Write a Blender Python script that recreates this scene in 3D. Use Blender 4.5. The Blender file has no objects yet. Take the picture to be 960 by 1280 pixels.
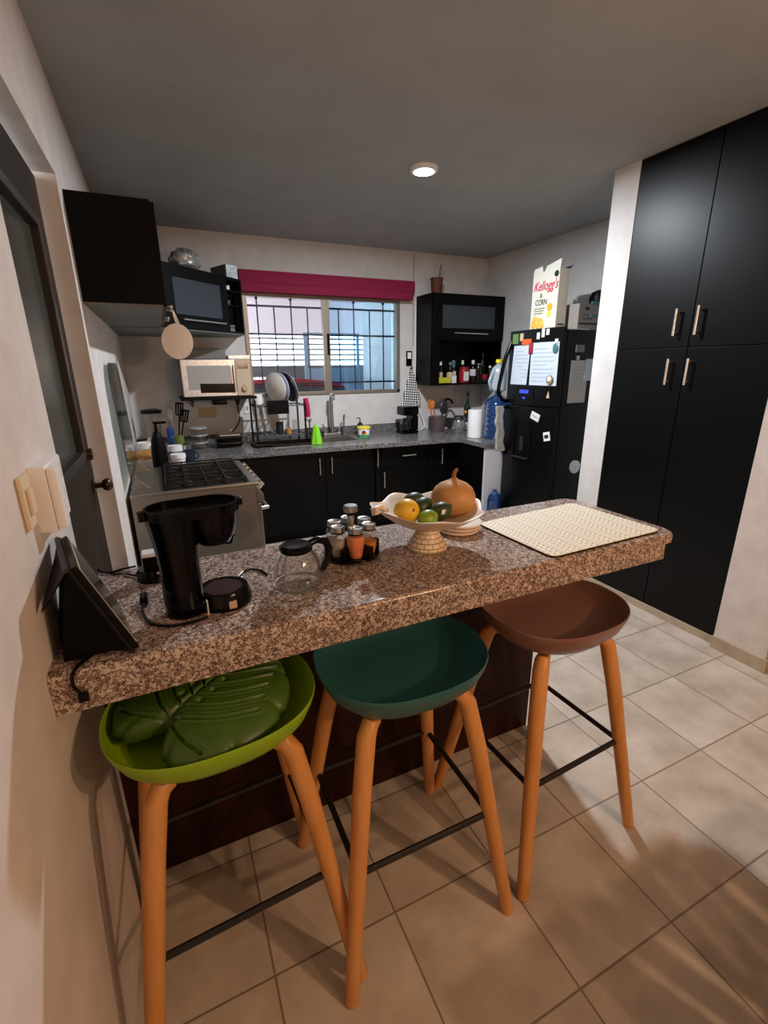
import bpy, bmesh, math, random
from mathutils import Vector, Matrix
random.seed(7)
PI = math.pi
SC = bpy.context.scene
COL = SC.collection

# ------------------------------------------------------------------ materials
def nodes(name):
    m = bpy.data.materials.new(name); m.use_nodes = True
    nt = m.node_tree; b = nt.nodes['Principled BSDF']
    return m, nt, b
def lin(c):
    return tuple(((v/12.92) if v <= .04045 else ((v+.055)/1.055)**2.4) for v in c)
def H(h):
    return lin(tuple(int(h[i:i+2], 16)/255 for i in (0, 2, 4)))
def coord(nt, scale=(1, 1, 1), kind='Object'):
    t = nt.nodes.new('ShaderNodeTexCoord'); mp = nt.nodes.new('ShaderNodeMapping')
    mp.inputs['Scale'].default_value = scale
    nt.links.new(t.outputs[kind], mp.inputs['Vector'])
    return mp.outputs['Vector']
def ramp(nt, fac, stops, interp='LINEAR'):
    r = nt.nodes.new('ShaderNodeValToRGB'); r.color_ramp.interpolation = interp
    e = r.color_ramp.elements
    while len(e) > 1: e.remove(e[-1])
    e[0].position = stops[0][0]; e[0].color = (*stops[0][1], 1)
    for p, c in stops[1:]:
        n = e.new(p); n.color = (*c, 1)
    nt.links.new(fac, r.inputs['Fac'])
    return r.outputs['Color']
def noise(nt, vec, scale, detail=4, rough=.55):
    n = nt.nodes.new('ShaderNodeTexNoise'); n.inputs['Scale'].default_value = scale
    n.inputs['Detail'].default_value = detail; n.inputs['Roughness'].default_value = rough
    nt.links.new(vec, n.inputs['Vector'])
    return n.outputs['Fac']
def bump(nt, b, h, strength, dist=.002):
    n = nt.nodes.new('ShaderNodeBump'); n.inputs['Strength'].default_value = strength
    n.inputs['Distance'].default_value = dist
    nt.links.new(h, n.inputs['Height']); nt.links.new(n.outputs['Normal'], b.inputs['Normal'])
def MAT(name, col, rough=.5, metal=0., col2=None, nscale=20, stretch=(1, 1, 1), bmp=0, coat=0, spec=.5, trans=0, emit=None, sss=0):
    m, nt, b = nodes(name)
    c = H(col)
    b.inputs['Base Color'].default_value = (*c, 1)
    b.inputs['Roughness'].default_value = rough; b.inputs['Metallic'].default_value = metal
    b.inputs['Specular IOR Level'].default_value = spec
    b.inputs['Coat Weight'].default_value = coat; b.inputs['Coat Roughness'].default_value = .12
    b.inputs['Transmission Weight'].default_value = trans
    if emit: b.inputs['Emission Color'].default_value = (*H(emit[0]), 1); b.inputs['Emission Strength'].default_value = emit[1]
    if col2 or bmp:
        v = coord(nt, stretch); f = noise(nt, v, nscale)
        if col2: nt.links.new(ramp(nt, f, [(.3, c), (.7, H(col2))]), b.inputs['Base Color'])
        if bmp: bump(nt, b, f, bmp)
    return m
def GLASS(name, tint, rough=.02, refl=.1, dens=0., dcol='888888'):
    """thin clear glass: mostly see-through with a fresnel gloss; dens mixes in a diffuse body colour"""
    m = bpy.data.materials.new(name); m.use_nodes = True; nt = m.node_tree; nt.nodes.clear()
    o = nt.nodes.new('ShaderNodeOutputMaterial'); t = nt.nodes.new('ShaderNodeBsdfTransparent'); g = nt.nodes.new('ShaderNodeBsdfGlossy')
    t.inputs['Color'].default_value = (*H(tint), 1); g.inputs['Roughness'].default_value = rough
    lw = nt.nodes.new('ShaderNodeLayerWeight'); lw.inputs['Blend'].default_value = .25
    mr = nt.nodes.new('ShaderNodeMapRange'); mr.inputs['To Min'].default_value = refl*.5; mr.inputs['To Max'].default_value = min(1, refl*7)
    nt.links.new(lw.outputs['Facing'], mr.inputs['Value'])
    mx = nt.nodes.new('ShaderNodeMixShader'); nt.links.new(mr.outputs['Result'], mx.inputs['Fac'])
    src = t.outputs[0]
    if dens:
        d = nt.nodes.new('ShaderNodeBsdfDiffuse'); d.inputs['Color'].default_value = (*H(dcol), 1)
        m2 = nt.nodes.new('ShaderNodeMixShader'); m2.inputs['Fac'].default_value = dens
        nt.links.new(t.outputs[0], m2.inputs[1]); nt.links.new(d.outputs[0], m2.inputs[2]); src = m2.outputs[0]
    nt.links.new(src, mx.inputs[1]); nt.links.new(g.outputs[0], mx.inputs[2]); nt.links.new(mx.outputs[0], o.inputs['Surface'])
    return m
def granite(name, dark, mid, light, scale, rough):
    m, nt, b = nodes(name); v = coord(nt)
    vo = nt.nodes.new('ShaderNodeTexVoronoi'); vo.inputs['Scale'].default_value = scale
    wob = nt.nodes.new('ShaderNodeMix'); wob.data_type = 'VECTOR'
    n = nt.nodes.new('ShaderNodeTexNoise'); n.inputs['Scale'].default_value = scale*.8; nt.links.new(v, n.inputs['Vector'])
    wob.inputs['Factor'].default_value = .02
    nt.links.new(v, wob.inputs['A']); nt.links.new(n.outputs['Color'], wob.inputs['B'])
    nt.links.new(wob.outputs['Result'], vo.inputs['Vector'])
    sep = nt.nodes.new('ShaderNodeSeparateColor'); nt.links.new(vo.outputs['Color'], sep.inputs['Color'])
    c = ramp(nt, sep.outputs['Red'], [(0, H(dark)), (.22, H(dark)), (.34, H(mid)), (.6, H(mid)), (.7, H(light)), (1, H(light))])
    f2 = noise(nt, v, scale*1.7, 3)
    c2 = ramp(nt, f2, [(.38, H(dark)), (.5, H(mid)), (.64, H(light))])
    mx = nt.nodes.new('ShaderNodeMix'); mx.data_type = 'RGBA'; mx.inputs['Factor'].default_value = .35
    nt.links.new(c, mx.inputs['A']); nt.links.new(c2, mx.inputs['B'])
    nt.links.new(mx.outputs['Result'], b.inputs['Base Color'])
    b.inputs['Roughness'].default_value = rough
    return m
def wood(name, a, bb, axis='Z', scale=14, rough=.45):
    m, nt, b = nodes(name)
    st = {'Z': (1, 1, .08), 'X': (.08, 1, 1), 'Y': (1, .08, 1)}[axis]
    v = coord(nt, st); f = noise(nt, v, scale, 6, .6)
    nt.links.new(ramp(nt, f, [(.3, H(a)), (.7, H(bb))]), b.inputs['Base Color'])
    b.inputs['Roughness'].default_value = rough
    return m
def tiles(name, ox, oy, px, py):
    m, nt, b = nodes(name); v = coord(nt)
    sp = nt.nodes.new('ShaderNodeSeparateXYZ'); nt.links.new(v, sp.inputs[0])
    def ma(op, a, bval=None, c=None):
        n = nt.nodes.new('ShaderNodeMath'); n.operation = op
        for i, q in enumerate((a, bval, c)):
            if q is None: continue
            if isinstance(q, (int, float)): n.inputs[i].default_value = q
            else: nt.links.new(q, n.inputs[i])
        return n.outputs[0]
    ds, ids = [], []
    for ax, o, p in (('X', ox, px), ('Y', oy, py)):
        t = ma('DIVIDE', ma('SUBTRACT', sp.outputs[ax], o), p)
        fr = ma('FRACT', t); ids.append(ma('FLOOR', t))
        ds.append(ma('MULTIPLY', ma('MINIMUM', fr, ma('SUBTRACT', 1, fr)), p))
    d = ma('MINIMUM', ds[0], ds[1])
    g = ma('SMOOTH_MIN', ma('DIVIDE', d, .0042), 1, .3)
    cm = nt.nodes.new('ShaderNodeCombineXYZ'); nt.links.new(ids[0], cm.inputs[0]); nt.links.new(ids[1], cm.inputs[1])
    wn = nt.nodes.new('ShaderNodeTexWhiteNoise'); nt.links.new(cm.outputs[0], wn.inputs['Vector'])
    ad = nt.nodes.new('ShaderNodeVectorMath'); ad.operation = 'MULTIPLY_ADD'
    ad.inputs[1].default_value = (3, 3, 3); nt.links.new(wn.outputs['Color'], ad.inputs[0]); nt.links.new(v, ad.inputs[2])
    f = noise(nt, ad.outputs[0], 5, 7, .6)
    c = ramp(nt, f, [(.28, H('a49789')), (.5, H('bdb1a2')), (.72, H('cfc5b8'))])
    mx = nt.nodes.new('ShaderNodeMix'); mx.data_type = 'RGBA'
    nt.links.new(g, mx.inputs['Factor']); mx.inputs['A'].default_value = (*H('6a5848'), 1); nt.links.new(c, mx.inputs['B'])
    nt.links.new(mx.outputs['Result'], b.inputs['Base Color'])
    b.inputs['Roughness'].default_value = .33
    bump(nt, b, g, .5, .002)
    return m

W = {}
W['wall'] = MAT('wall_paint', 'c9c5c1', .75, col2='d6d2cf', nscale=7, bmp=.08)
W['wall_near'] = MAT('wall_paint_rough', 'cdc4be', .7, col2='dcd5cf', nscale=9, bmp=.25)
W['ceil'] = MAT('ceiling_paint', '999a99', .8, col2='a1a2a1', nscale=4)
W['floor'] = tiles('floor_tile', .426, .507, .3565, .366)
W['base_tile'] = MAT('baseboard_tile', 'a8977f', .4, col2='bcab94', nscale=12)
W['black'] = MAT('black_laminate', '050505', .42, spec=.14)
W['blackgloss'] = MAT('black_lacquer', '040405', .38, spec=.22)
W['inner'] = MAT('cabinet_inside', '0a0a0a', .7)
W['under'] = MAT('cabinet_underside_lit_grey', '77756f', .7)  # light on the underside put into its colour, paler than the black carcass
W['mahog'] = wood('dark_mahogany', '1f0906', '34140c', 'X', 9, .6)
W['mahog'].node_tree.nodes['Principled BSDF'].inputs['Specular IOR Level'].default_value = .2
W['door'] = wood('door_brown', '231a14', '31271f', 'Z', 7, .6)
W['door'].node_tree.nodes['Principled BSDF'].inputs['Specular IOR Level'].default_value = .15
W['dooredge'] = wood('door_brown_dark', '211a15', '2e251e', 'Z', 7, .45)
W['oak'] = wood('oiled_oak', 'c2823f', 'd69b5a', 'Z', 22, .42)
W['granite'] = granite('bar_granite', '33231e', '7d6257', 'dccbbb', 205, .2)
W['granite2'] = granite('kitchen_granite', '2e2c2c', '595656', '918e8d', 150, .2)
W['chrome'] = MAT('brushed_steel', 'c4c4c2', .28, 1)
W['chrome2'] = MAT('satin_steel', 'a7a39c', .38, 1)
W['handle'] = MAT('handle_steel', 'e0dcd4', .3, .9)
W['iron'] = MAT('wrought_iron', '26262a', .5, .4)
W['blackmet'] = MAT('black_powder_coat', '17120f', .45)
W['blackpl'] = MAT('black_plastic', '030303', .2, spec=.22)
W['blackmatt'] = MAT('black_matte_plastic', '040404', .5, spec=.14)
W['white'] = MAT('white_plastic', 'ecebea', .4)
W['whitecer'] = MAT('white_ceramic', 'efe9e2', .2)
W['cream'] = MAT('cream_ceramic', 'e9d8c4', .35, col2='dcc5ab', nscale=40)
W['lime'] = MAT('lime_green_plastic', '86ac12', .38)
W['teal'] = MAT('dark_teal_plastic', '2a5c5a', .38)
W['brown'] = MAT('brown_plastic', '7c5a4e', .36)
W['burg'] = MAT('burgundy_cloth', '7d0d33', .85, col2='8b123c', nscale=60)
W['alu'] = MAT('bronze_aluminium', '8d8273', .4, .5)
W['frost'] = MAT('frosted_glass', '343a41', .35, spec=.4)
W['glass'] = GLASS('window_glass', 'f6fafc', .01, .06)
W['glassb'] = GLASS('bluish_window_glass', 'd5ebf8', .01, .08)
W['jar'] = GLASS('clear_jar_glass', 'fafaf8', .03, .07)
W['lid'] = GLASS('smoked_lid_glass', 'c2c8c6', .04, .1)
W['doorglass'] = MAT('obscure_door_glass', '3a3e3a', .22, col2='444945', nscale=60, bmp=.3)
W['bluebot'] = GLASS('blue_bottle_plastic', '4f86c4', .08, .12, .28, '2f5d9a')
W['milk'] = GLASS('milky_plastic', 'e0ecf2', .2, .08, .65, 'c3d0d8')
W['yellow'] = MAT('yellow_plastic', 'e8cf28', .4)
W['leaf'] = MAT('monstera_green', '35520d', .45, col2='436417', nscale=9)
W['stove'] = MAT('stove_side_enamel', '8c857c', .4, .25)
W['burner'] = MAT('cast_iron', '111111', .5)
W['stovetop'] = MAT('stove_top_dark', '1c1b1a', .22, .5)
W['lamp'] = MAT('lamp_diffuser', 'ffffff', .4, emit=('f4f8ff', 30))
W['led'] = MAT('blue_display', '0a1030', .3, emit=('3a5cff', .8))
W['paper'] = MAT('white_paper', 'bcc6d0', .8)
W['paper2'] = MAT('greyish_paper', 'b9b5ae', .8)
W['ink'] = MAT('grey_ink', '9aa3b0', .8)
W['red'] = MAT('red_plastic', '8f1420', .4)
W['orange'] = MAT('orange_plastic', 'd9581f', .5)
W['magenta'] = MAT('magenta_rubber', 'a91447', .5)
W['limegr'] = MAT('bright_green_plastic', '7ed321', .5)
W['mauve'] = MAT('mauve_grey_ceramic', '564a4c', .4)
W['grey'] = MAT('grey_plastic', '6d6d6c', .45)
W['dgrey'] = MAT('dark_grey_metal', '3a3a3b', .35, .5)
W['silver'] = MAT('silver_card', 'c6c9cc', .3, .6, col2='e8ecef', nscale=30)
W['foil'] = MAT('crinkled_film', 'b4b4b0', .25, .3, col2='7c7b77', nscale=24, bmp=.6)
W['basket'] = MAT('woven_cane', '6e3a20', .7, col2='4a2513', nscale=70, bmp=.6)
W['woodlt'] = wood('light_wood', 'b8977c', 'c9aa8f', 'Z', 16, .6)
W['spoon'] = wood('spoon_wood', 'b0692c', 'c98240', 'Z', 30, .5)
W['cloth'] = MAT('grey_cloth', '7f7e7a', .9, col2='a3a29d', nscale=55, bmp=.3)
W['gourd'] = MAT('gourd_skin', 'b58348', .5, col2='c99a60', nscale=12, bmp=.08)
W['stem'] = MAT('dry_stem', '8f5f30', .7)
W['lemon'] = MAT('yellow_peel', 'dcae22', .45, col2='e6c33c', nscale=40, bmp=.15)
W['limefr'] = MAT('lime_peel', '6e8f1a', .42, col2='8aa627', nscale=25, bmp=.1)
W['avo'] = MAT('dark_green_peel', '27371a', .45, col2='3d5224', nscale=25, bmp=.15)
W['salt'] = MAT('pink_salt', 'd9774e', .7, col2='e58f66', nscale=90)
W['curry'] = MAT('orange_spice', 'c9791a', .8, col2='db8d2b', nscale=90)
W['pepper'] = MAT('brown_spice', '6a4a33', .8, col2='86644a', nscale=110)
W['pale'] = MAT('pale_spice', 'a3968a', .8, col2='b7aca0', nscale=90)
W['wallext'] = MAT('carport_ceiling', 'e9dde0', .8)
W['extwhite'] = MAT('outside_white_wall', 'e4e2dc', .8)
W['fence'] = MAT('fence_grey', '8b8a8c', .6)
W['extdark'] = MAT('outside_dark_wall', '5d5c60', .8)
W['gate'] = MAT('blue_grey_gate', '7d97ad', .6)
W['car'] = MAT('car_red_paint', '9c1230', .25, coat=.6)
W['carglass'] = MAT('car_window', '33373b', .1)
W['ground'] = MAT('outside_concrete', '9b9892', .9)
W['screen'] = MAT('tablet_screen', '15181b', .12)
W['tabcase'] = MAT('tablet_case', '0c0a0a', .5, col2='141110', nscale=30, spec=.2)
W['flap'] = MAT('folio_cover_brown', '241a18', .55, spec=.2)
W['bezel'] = MAT('pale_bezel', 'cfcac2', .35)
W['plate'] = MAT('warming_plate', '3a2422', .35, .2)
W['blue'] = MAT('blue_plastic', '1d4fb0', .45)
W['olive'] = MAT('olive_label', '5d6a25', .6)
W['navy'] = MAT('navy_mug', '1e2a3c', .3)
W['teal2'] = MAT('teal_tray', '3f6a72', .45)
W['carton'] = MAT('grey_carton', '8a837b', .8)
W['pack'] = MAT('yellow_pack', 'c9c629', .5, col2='8c9a1c', nscale=60)
W['cereal'] = MAT('cereal_card', 'cfccbf', .6)
W['credred'] = MAT('script_red', 'c1123c', .6)
W['inkblk'] = MAT('black_ink', '1a1a1a', .6)
W['cornor'] = MAT('corn_orange', 'd98a2a', .6, col2='efc75a', nscale=60)
W['greenc'] = MAT('green_print', '5b7c3f', .6)
W['amber'] = MAT('amber_print', 'e9a21f', .6)
W['beigeco'] = MAT('switch_cream', 'd8c6a8', .5)
W['deadb'] = MAT('aged_brass', '4a3424', .3, .8)
W['brownglass'] = MAT('brown_bottle', '1c120c', .12)
W['grnbottle'] = MAT('green_bottle', '17301f', .12)
W['labelw'] = MAT('white_label', 'd8d5cf', .6)
W['labelb'] = MAT('beige_label', 'bba58c', .6)
W['purple'] = MAT('purple_cloth', '33264a', .8)
W['bread'] = MAT('bread_crust', '9c6a2d', .7, col2='bb8845', nscale=20)
W['powerstrip'] = MAT('dark_strip', '1b1b1d', .5)
W['pinkd'] = MAT('pink_print', 'c95a78', .6)
# checkered tea towel
def checks():
    m, nt, b = nodes('black_white_towel'); v = coord(nt, (1, 1, 1))
    vo = nt.nodes.new('ShaderNodeTexChecker'); vo.inputs['Scale'].default_value = 55
    rot = nt.nodes.new('ShaderNodeMapping'); rot.inputs['Rotation'].default_value = (0, .7, 0); nt.links.new(v, rot.inputs['Vector'])
    nt.links.new(rot.outputs['Vector'], vo.inputs['Vector'])
    vo.inputs['Color1'].default_value = (*H('e3e3e3'), 1); vo.inputs['Color2'].default_value = (*H('131317'), 1)
    nt.links.new(vo.outputs['Color'], b.inputs['Base Color']); b.inputs['Roughness'].default_value = .9
    return m
W['checks'] = checks()
def matweave():
    """cream vinyl mat with rows of small grey leaf marks"""
    m, nt, b = nodes('patterned_vinyl_mat'); v = coord(nt)
    sp = nt.nodes.new('ShaderNodeSeparateXYZ'); nt.links.new(v, sp.inputs[0])
    def ma(op, a, q=None):
        n = nt.nodes.new('ShaderNodeMath'); n.operation = op
        for i, z in enumerate((a, q)):
            if z is None: continue
            if isinstance(z, (int, float)): n.inputs[i].default_value = z
            else: nt.links.new(z, n.inputs[i])
        return n.outputs[0]
    X, Y = sp.outputs['X'], sp.outputs['Y']
    row = ma('FRACT', ma('MULTIPLY', X, 1/.075))
    tri = ma('ABSOLUTE', ma('SUBTRACT', row, .5))
    zz = ma('MULTIPLY', tri, .05)
    a = ma('SINE', ma('MULTIPLY', ma('ADD', Y, zz), 2*PI/.0185))
    c = ma('SINE', ma('MULTIPLY', X, 2*PI/.0188))
    dots = ma('MULTIPLY', ma('GREATER_THAN', a, .1), ma('GREATER_THAN', c, .15))
    band = ma('GREATER_THAN', tri, .12)
    k = ma('MULTIPLY', dots, band)
    ln = ma('LESS_THAN', ma('ABSOLUTE', ma('SUBTRACT', tri, .06)), .022)
    k = ma('MAXIMUM', k, ma('MULTIPLY', ln, .6))
    mx = nt.nodes.new('ShaderNodeMix'); mx.data_type = 'RGBA'; nt.links.new(k, mx.inputs['Factor'])
    mx.inputs['A'].default_value = (*H('efe6d0'), 1); mx.inputs['B'].default_value = (*H('b6ad98'), 1)
    nt.links.new(mx.outputs['Result'], b.inputs['Base Color']); b.inputs['Roughness'].default_value = .5
    return m
W['mat'] = matweave()
def brickfoot():
    m, nt, b = nodes('basketwork_ceramic'); t = nt.nodes.new('ShaderNodeTexCoord')
    sp = nt.nodes.new('ShaderNodeSeparateXYZ'); nt.links.new(t.outputs['Object'], sp.inputs[0])
    at = nt.nodes.new('ShaderNodeMath'); at.operation = 'ARCTAN2'; nt.links.new(sp.outputs['Y'], at.inputs[0]); nt.links.new(sp.outputs['X'], at.inputs[1])
    cm = nt.nodes.new('ShaderNodeCombineXYZ'); nt.links.new(at.outputs[0], cm.inputs[0]); nt.links.new(sp.outputs['Z'], cm.inputs[1])
    mp = nt.nodes.new('ShaderNodeMapping'); mp.inputs['Scale'].default_value = (1.12, 19, 1); nt.links.new(cm.outputs[0], mp.inputs['Vector'])
    br = nt.nodes.new('ShaderNodeTexBrick'); nt.links.new(mp.outputs['Vector'], br.inputs['Vector'])
    br.inputs['Scale'].default_value = 1.0; br.inputs['Mortar Size'].default_value = .022
    br.inputs['Color1'].default_value = (*H('e9d9bd'), 1); br.inputs['Color2'].default_value = (*H('dfcaa6'), 1); br.inputs['Mortar'].default_value = (*H('7d6238'), 1)
    nt.links.new(br.outputs['Color'], b.inputs['Base Color']); b.inputs['Roughness'].default_value = .4
    return m
W['brickfoot'] = brickfoot()

# ------------------------------------------------------------------ mesh builder
class MB:
    def __init__(s): s.bm = bmesh.new()
    def box(s, x0, x1, y0, y1, z0, z1, bev=0, M=None, seg=2):
        r = bmesh.ops.create_cube(s.bm, size=1)
        vs = r['verts']
        for v in vs: v.co = Vector((x0+(v.co.x+.5)*(x1-x0), y0+(v.co.y+.5)*(y1-y0), z0+(v.co.z+.5)*(z1-z0)))
        if bev:
            es = list({e for v in vs for e in v.link_edges})
            rr = bmesh.ops.bevel(s.bm, geom=es, offset=bev, segments=seg, profile=.6, affect='EDGES')
            vs = [v for v in rr['verts']]
            vs = list({v for f in rr['faces'] for v in f.verts} | set(vs))
        if M: bmesh.ops.transform(s.bm, matrix=M, verts=vs)
        return s
    def ring(s, c, r, n, u, w):
        return [s.bm.verts.new(c+u*(math.cos(2*PI*i/n)*r)+w*(math.sin(2*PI*i/n)*r)) for i in range(n)]
    def skin(s, rings, close0=True, close1=True):
        n = len(rings[0])
        for a, b in zip(rings, rings[1:]):
            for i in range(n):
                s.bm.faces.new((a[i], a[(i+1) % n], b[(i+1) % n], b[i]))
        if close0: s.bm.faces.new(rings[0][::-1])
        if close1: s.bm.faces.new(rings[-1])
    def tube(s, pts, r, n=8, smooth=0):
        pts = [Vector(p) for p in pts]
        if smooth:
            q = []
            for i in range(len(pts)-1):
                p0 = pts[max(i-1, 0)]; p1 = pts[i]; p2 = pts[i+1]; p3 = pts[min(i+2, len(pts)-1)]
                for k in range(smooth):
                    t = k/smooth
                    q.append(.5*((2*p1)+(p2-p0)*t+(2*p0-5*p1+4*p2-p3)*t*t+(3*p1-p0-3*p2+p3)*t**3))
            q.append(pts[-1]); pts = q
        rs = r if isinstance(r, (list, tuple)) else None
        d0 = (pts[1]-pts[0]).normalized()
        u = d0.orthogonal().normalized()
        rings = []
        for i, p in enumerate(pts):
            a = pts[max(i-1, 0)]; b = pts[min(i+1, len(pts)-1)]
            d = (b-a).normalized()
            u = (u-d*u.dot(d)).normalized(); w = d.cross(u)
            rad = rs[0]+(rs[-1]-rs[0])*i/(len(pts)-1) if rs and len(rs) != len(pts) else (rs[i] if rs else r)
            rings.append(s.ring(p, rad, n, u, w))
        s.skin(rings); return s
    def cyl(s, p0, p1, r0, r1=None, n=24):
        return s.tube([p0, p1], [r0, r0 if r1 is None else r1], n)
    def lathe(s, c, prof, n=32, fr=None, fz=None, open_ends=False):
        """prof: list of (r, z); fr(theta, k) and fz(theta, k) modulate the ring"""
        c = Vector(c); rings = []
        for k, (r, z) in enumerate(prof):
            r = max(r, .0002); ring = []
            for i in range(n):
                t = 2*PI*i/n
                rr = r*(fr(t, k) if fr else 1); zz = z+(fz(t, k) if fz else 0)
                ring.append(s.bm.verts.new(c+Vector((rr*math.cos(t), rr*math.sin(t), zz))))
            rings.append(ring)
        s.skin(rings, not open_ends, not open_ends); return s
    def ell(s, c, rx, ry, rz, n=20, M=None):
        r = bmesh.ops.create_uvsphere(s.bm, u_segments=n, v_segments=n//2+2, radius=1)
        for v in r['verts']:
            p = Vector((v.co.x*rx, v.co.y*ry, v.co.z*rz))
            v.co = (M @ p if M else p)+Vector(c)
        return s
    def prism(s, poly, vec, bev=0):
        vs = [s.bm.verts.new(Vector(p)) for p in poly]; vec = Vector(vec)
        vt = [s.bm.verts.new(Vector(p)+vec) for p in poly]
        n = len(vs); fs = [s.bm.faces.new(vs), s.bm.faces.new(vt[::-1])]
        for i in range(n): fs.append(s.bm.faces.new((vs[i], vt[i], vt[(i+1) % n], vs[(i+1) % n])))
        if bev:
            es = list({e for f in fs for e in f.edges})
            bmesh.ops.bevel(s.bm, geom=es, offset=bev, segments=2, profile=.6, affect='EDGES')
        return s
    def holed(s, outer, holes, z0, z1):
        es = []
        for loop in [outer]+holes:
            vs = [s.bm.verts.new((x, y, z0)) for x, y in loop]
            for i in range(len(vs)): es.append(s.bm.edges.new((vs[i], vs[(i+1) % len(vs)])))
        r = bmesh.ops.triangle_fill(s.bm, edges=es, use_beauty=True)
        fs = [g for g in r['geom'] if isinstance(g, bmesh.types.BMFace)]
        e = bmesh.ops.extrude_face_region(s.bm, geom=fs)
        for v in [g for g in e['geom'] if isinstance(g, bmesh.types.BMVert)]: v.co.z = z1
        return s
    def grid(s, P, close_u=False):
        V = [[s.bm.verts.new(Vector(p)) for p in row] for row in P]
        for a, b in zip(V, V[1:]):
            n = len(a)
            for i in range(n if close_u else n-1):
                s.bm.faces.new((a[i], a[(i+1) % n], b[(i+1) % n], b[i]))
        return V

WL = {}
def wl(o): return WL.get(o.name, Vector((0, 0, 0))) if o else Vector((0, 0, 0))
def finish(mb, name, m, loc, angle=38, mods=None):
    bm = mb.bm
    bmesh.ops.recalc_face_normals(bm, faces=bm.faces)
    for v in bm.verts: v.co -= loc
    me = bpy.data.meshes.new(name); bm.to_mesh(me); bm.free()
    me.materials.append(m)
    for p in me.polygons: p.use_smooth = True
    me.set_sharp_from_angle(angle=math.radians(angle))
    return me
def wn(o):
    md = o.modifiers.new('weighted_normals', 'WEIGHTED_NORMAL'); md.keep_sharp = True; md.weight = 80
def part(name, mb, m, parent, label=None, angle=38, stuff=False):
    loc = wl(parent)
    o = bpy.data.objects.new(name, finish(mb, name, m, loc, angle)); COL.objects.link(o)
    o.parent = parent; WL[o.name] = loc; wn(o)
    if label: o['label'] = label
    if stuff: o['kind'] = 'stuff'
    return o
def one(name, mb, m, label=None, cat=None, group=None, kind=None, angle=38, origin=None):
    bm = mb.bm
    if origin is None:
        xs = [v.co.x for v in bm.verts]; ys = [v.co.y for v in bm.verts]; zs = [v.co.z for v in bm.verts]
        origin = Vector(((min(xs)+max(xs))/2, (min(ys)+max(ys))/2, min(zs)))
    origin = Vector(origin)
    o = bpy.data.objects.new(name, finish(mb, name, m, origin, angle)); COL.objects.link(o)
    o.location = origin; WL[o.name] = origin; wn(o)
    tag(o, label, cat, group, kind); return o
def tag(o, label=None, cat=None, group=None, kind=None):
    if label: o['label'] = label
    if cat: o['category'] = cat
    if group: o['group'] = group
    if kind: o['kind'] = kind
def thing(name, label, cat, loc, group=None, kind=None):
    o = bpy.data.objects.new(name, None); COL.objects.link(o); o.location = loc; o.empty_display_size = .05
    WL[o.name] = Vector(loc); tag(o, label, cat, group, kind); return o
def kids(o): return [c for c in bpy.data.objects if c.parent == o]
def dup(o, loc=None, rz=None, label=None, parent=None, sub=None):
    c = o.copy(); COL.objects.link(c); c.parent = parent
    if loc is not None: c.location = loc
    if rz is not None: c.rotation_euler = (0, 0, rz)
    if label: c['label'] = label
    for k in kids(o):
        dup(k, parent=c, sub=sub)
    if sub and c.type == 'MESH' and c.data.name in sub:
        c.data = sub[c.data.name]
    return c
def struct(name, mb, m): return one(name, mb, m, kind='structure', origin=(0, 0, 0))
def text(name, s, size, org, xd, yd, m, parent, shear=0, ext=.0006, width=None):
    cu = bpy.data.curves.new('t', 'FONT'); cu.body = s; cu.size = size; cu.extrude = ext; cu.shear = shear; cu.offset = size*.012; cu.align_x = 'CENTER'
    t = bpy.data.objects.new('t', cu); COL.objects.link(t)
    dg = bpy.context.evaluated_depsgraph_get(); me = bpy.data.meshes.new_from_object(t.evaluated_get(dg))
    bpy.data.objects.remove(t)
    xd = Vector(xd).normalized(); yd = Vector(yd).normalized(); zd = xd.cross(yd)
    sx = 1
    if width:
        w = max(v.co.x for v in me.vertices)-min(v.co.x for v in me.vertices); sx = width/w
    loc = wl(parent); org = Vector(org)
    for v in me.vertices: v.co = org+xd*v.co.x*sx+yd*v.co.y+zd*(v.co.z+ext)-loc
    me.materials.clear(); me.materials.append(m)
    o = bpy.data.objects.new(name, me); COL.objects.link(o); o.parent = parent; WL[o.name] = loc
    return o
def RZ(a, c): return Matrix.Translation(c) @ Matrix.Rotation(a, 4, 'Z') @ Matrix.Translation(-Vector(c))
def ROT(a, ax, c): return Matrix.Translation(c) @ Matrix.Rotation(a, 4, ax) @ Matrix.Translation(-Vector(c))

#==================================================================== SETTING
ZC = 2.67; XL = -.245; XLN = -.262; YB = 4.76; XR = 3.5
struct('floor', MB().box(-.6, 4.4, -3.2, 4.95, -.1, 0), W['floor'])
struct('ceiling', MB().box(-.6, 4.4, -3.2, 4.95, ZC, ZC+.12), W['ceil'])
def wp(x0, y0, x1, y1): return [(-.42, y0, 0), (x0, y0, 0), (x1, y1, 0), (-.42, y1, 0)]
b = MB(); b.prism(wp(-.266, -3.2, -.266, .9), (0, 0, ZC)); b.prism(wp(-.266, .9, -.254, 1.385), (0, 0, ZC)); b.prism(wp(XL, 2.37, XL, 4.95), (0, 0, ZC))
b.prism([(x, y, 2.245) for x, y, z in wp(-.254, 1.385, XL, 2.37)], (0, 0, ZC-2.245))
struct('wall_left', b, W['wall_near'])
b = MB()
b.box(XL, .79, YB, YB+.16, 0, ZC).box(2.40, XR+.2, YB, YB+.16, 0, ZC).box(.79, 2.40, YB, YB+.16, 0, 1.275).box(.79, 2.40, YB, YB+.16, 2.205, ZC)
struct('wall_back', b, W['wall'])
struct('wall_right', MB().box(XR, XR+.15, 2.43, 4.76, 0, ZC), W['wall'])
struct('wall_pantry', MB().box(2.70, XR+.15, 2.25, 2.43, 0, ZC).box(3.32, XR+.15, 1.33, 2.25, 0, ZC), W['wall'])
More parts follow.
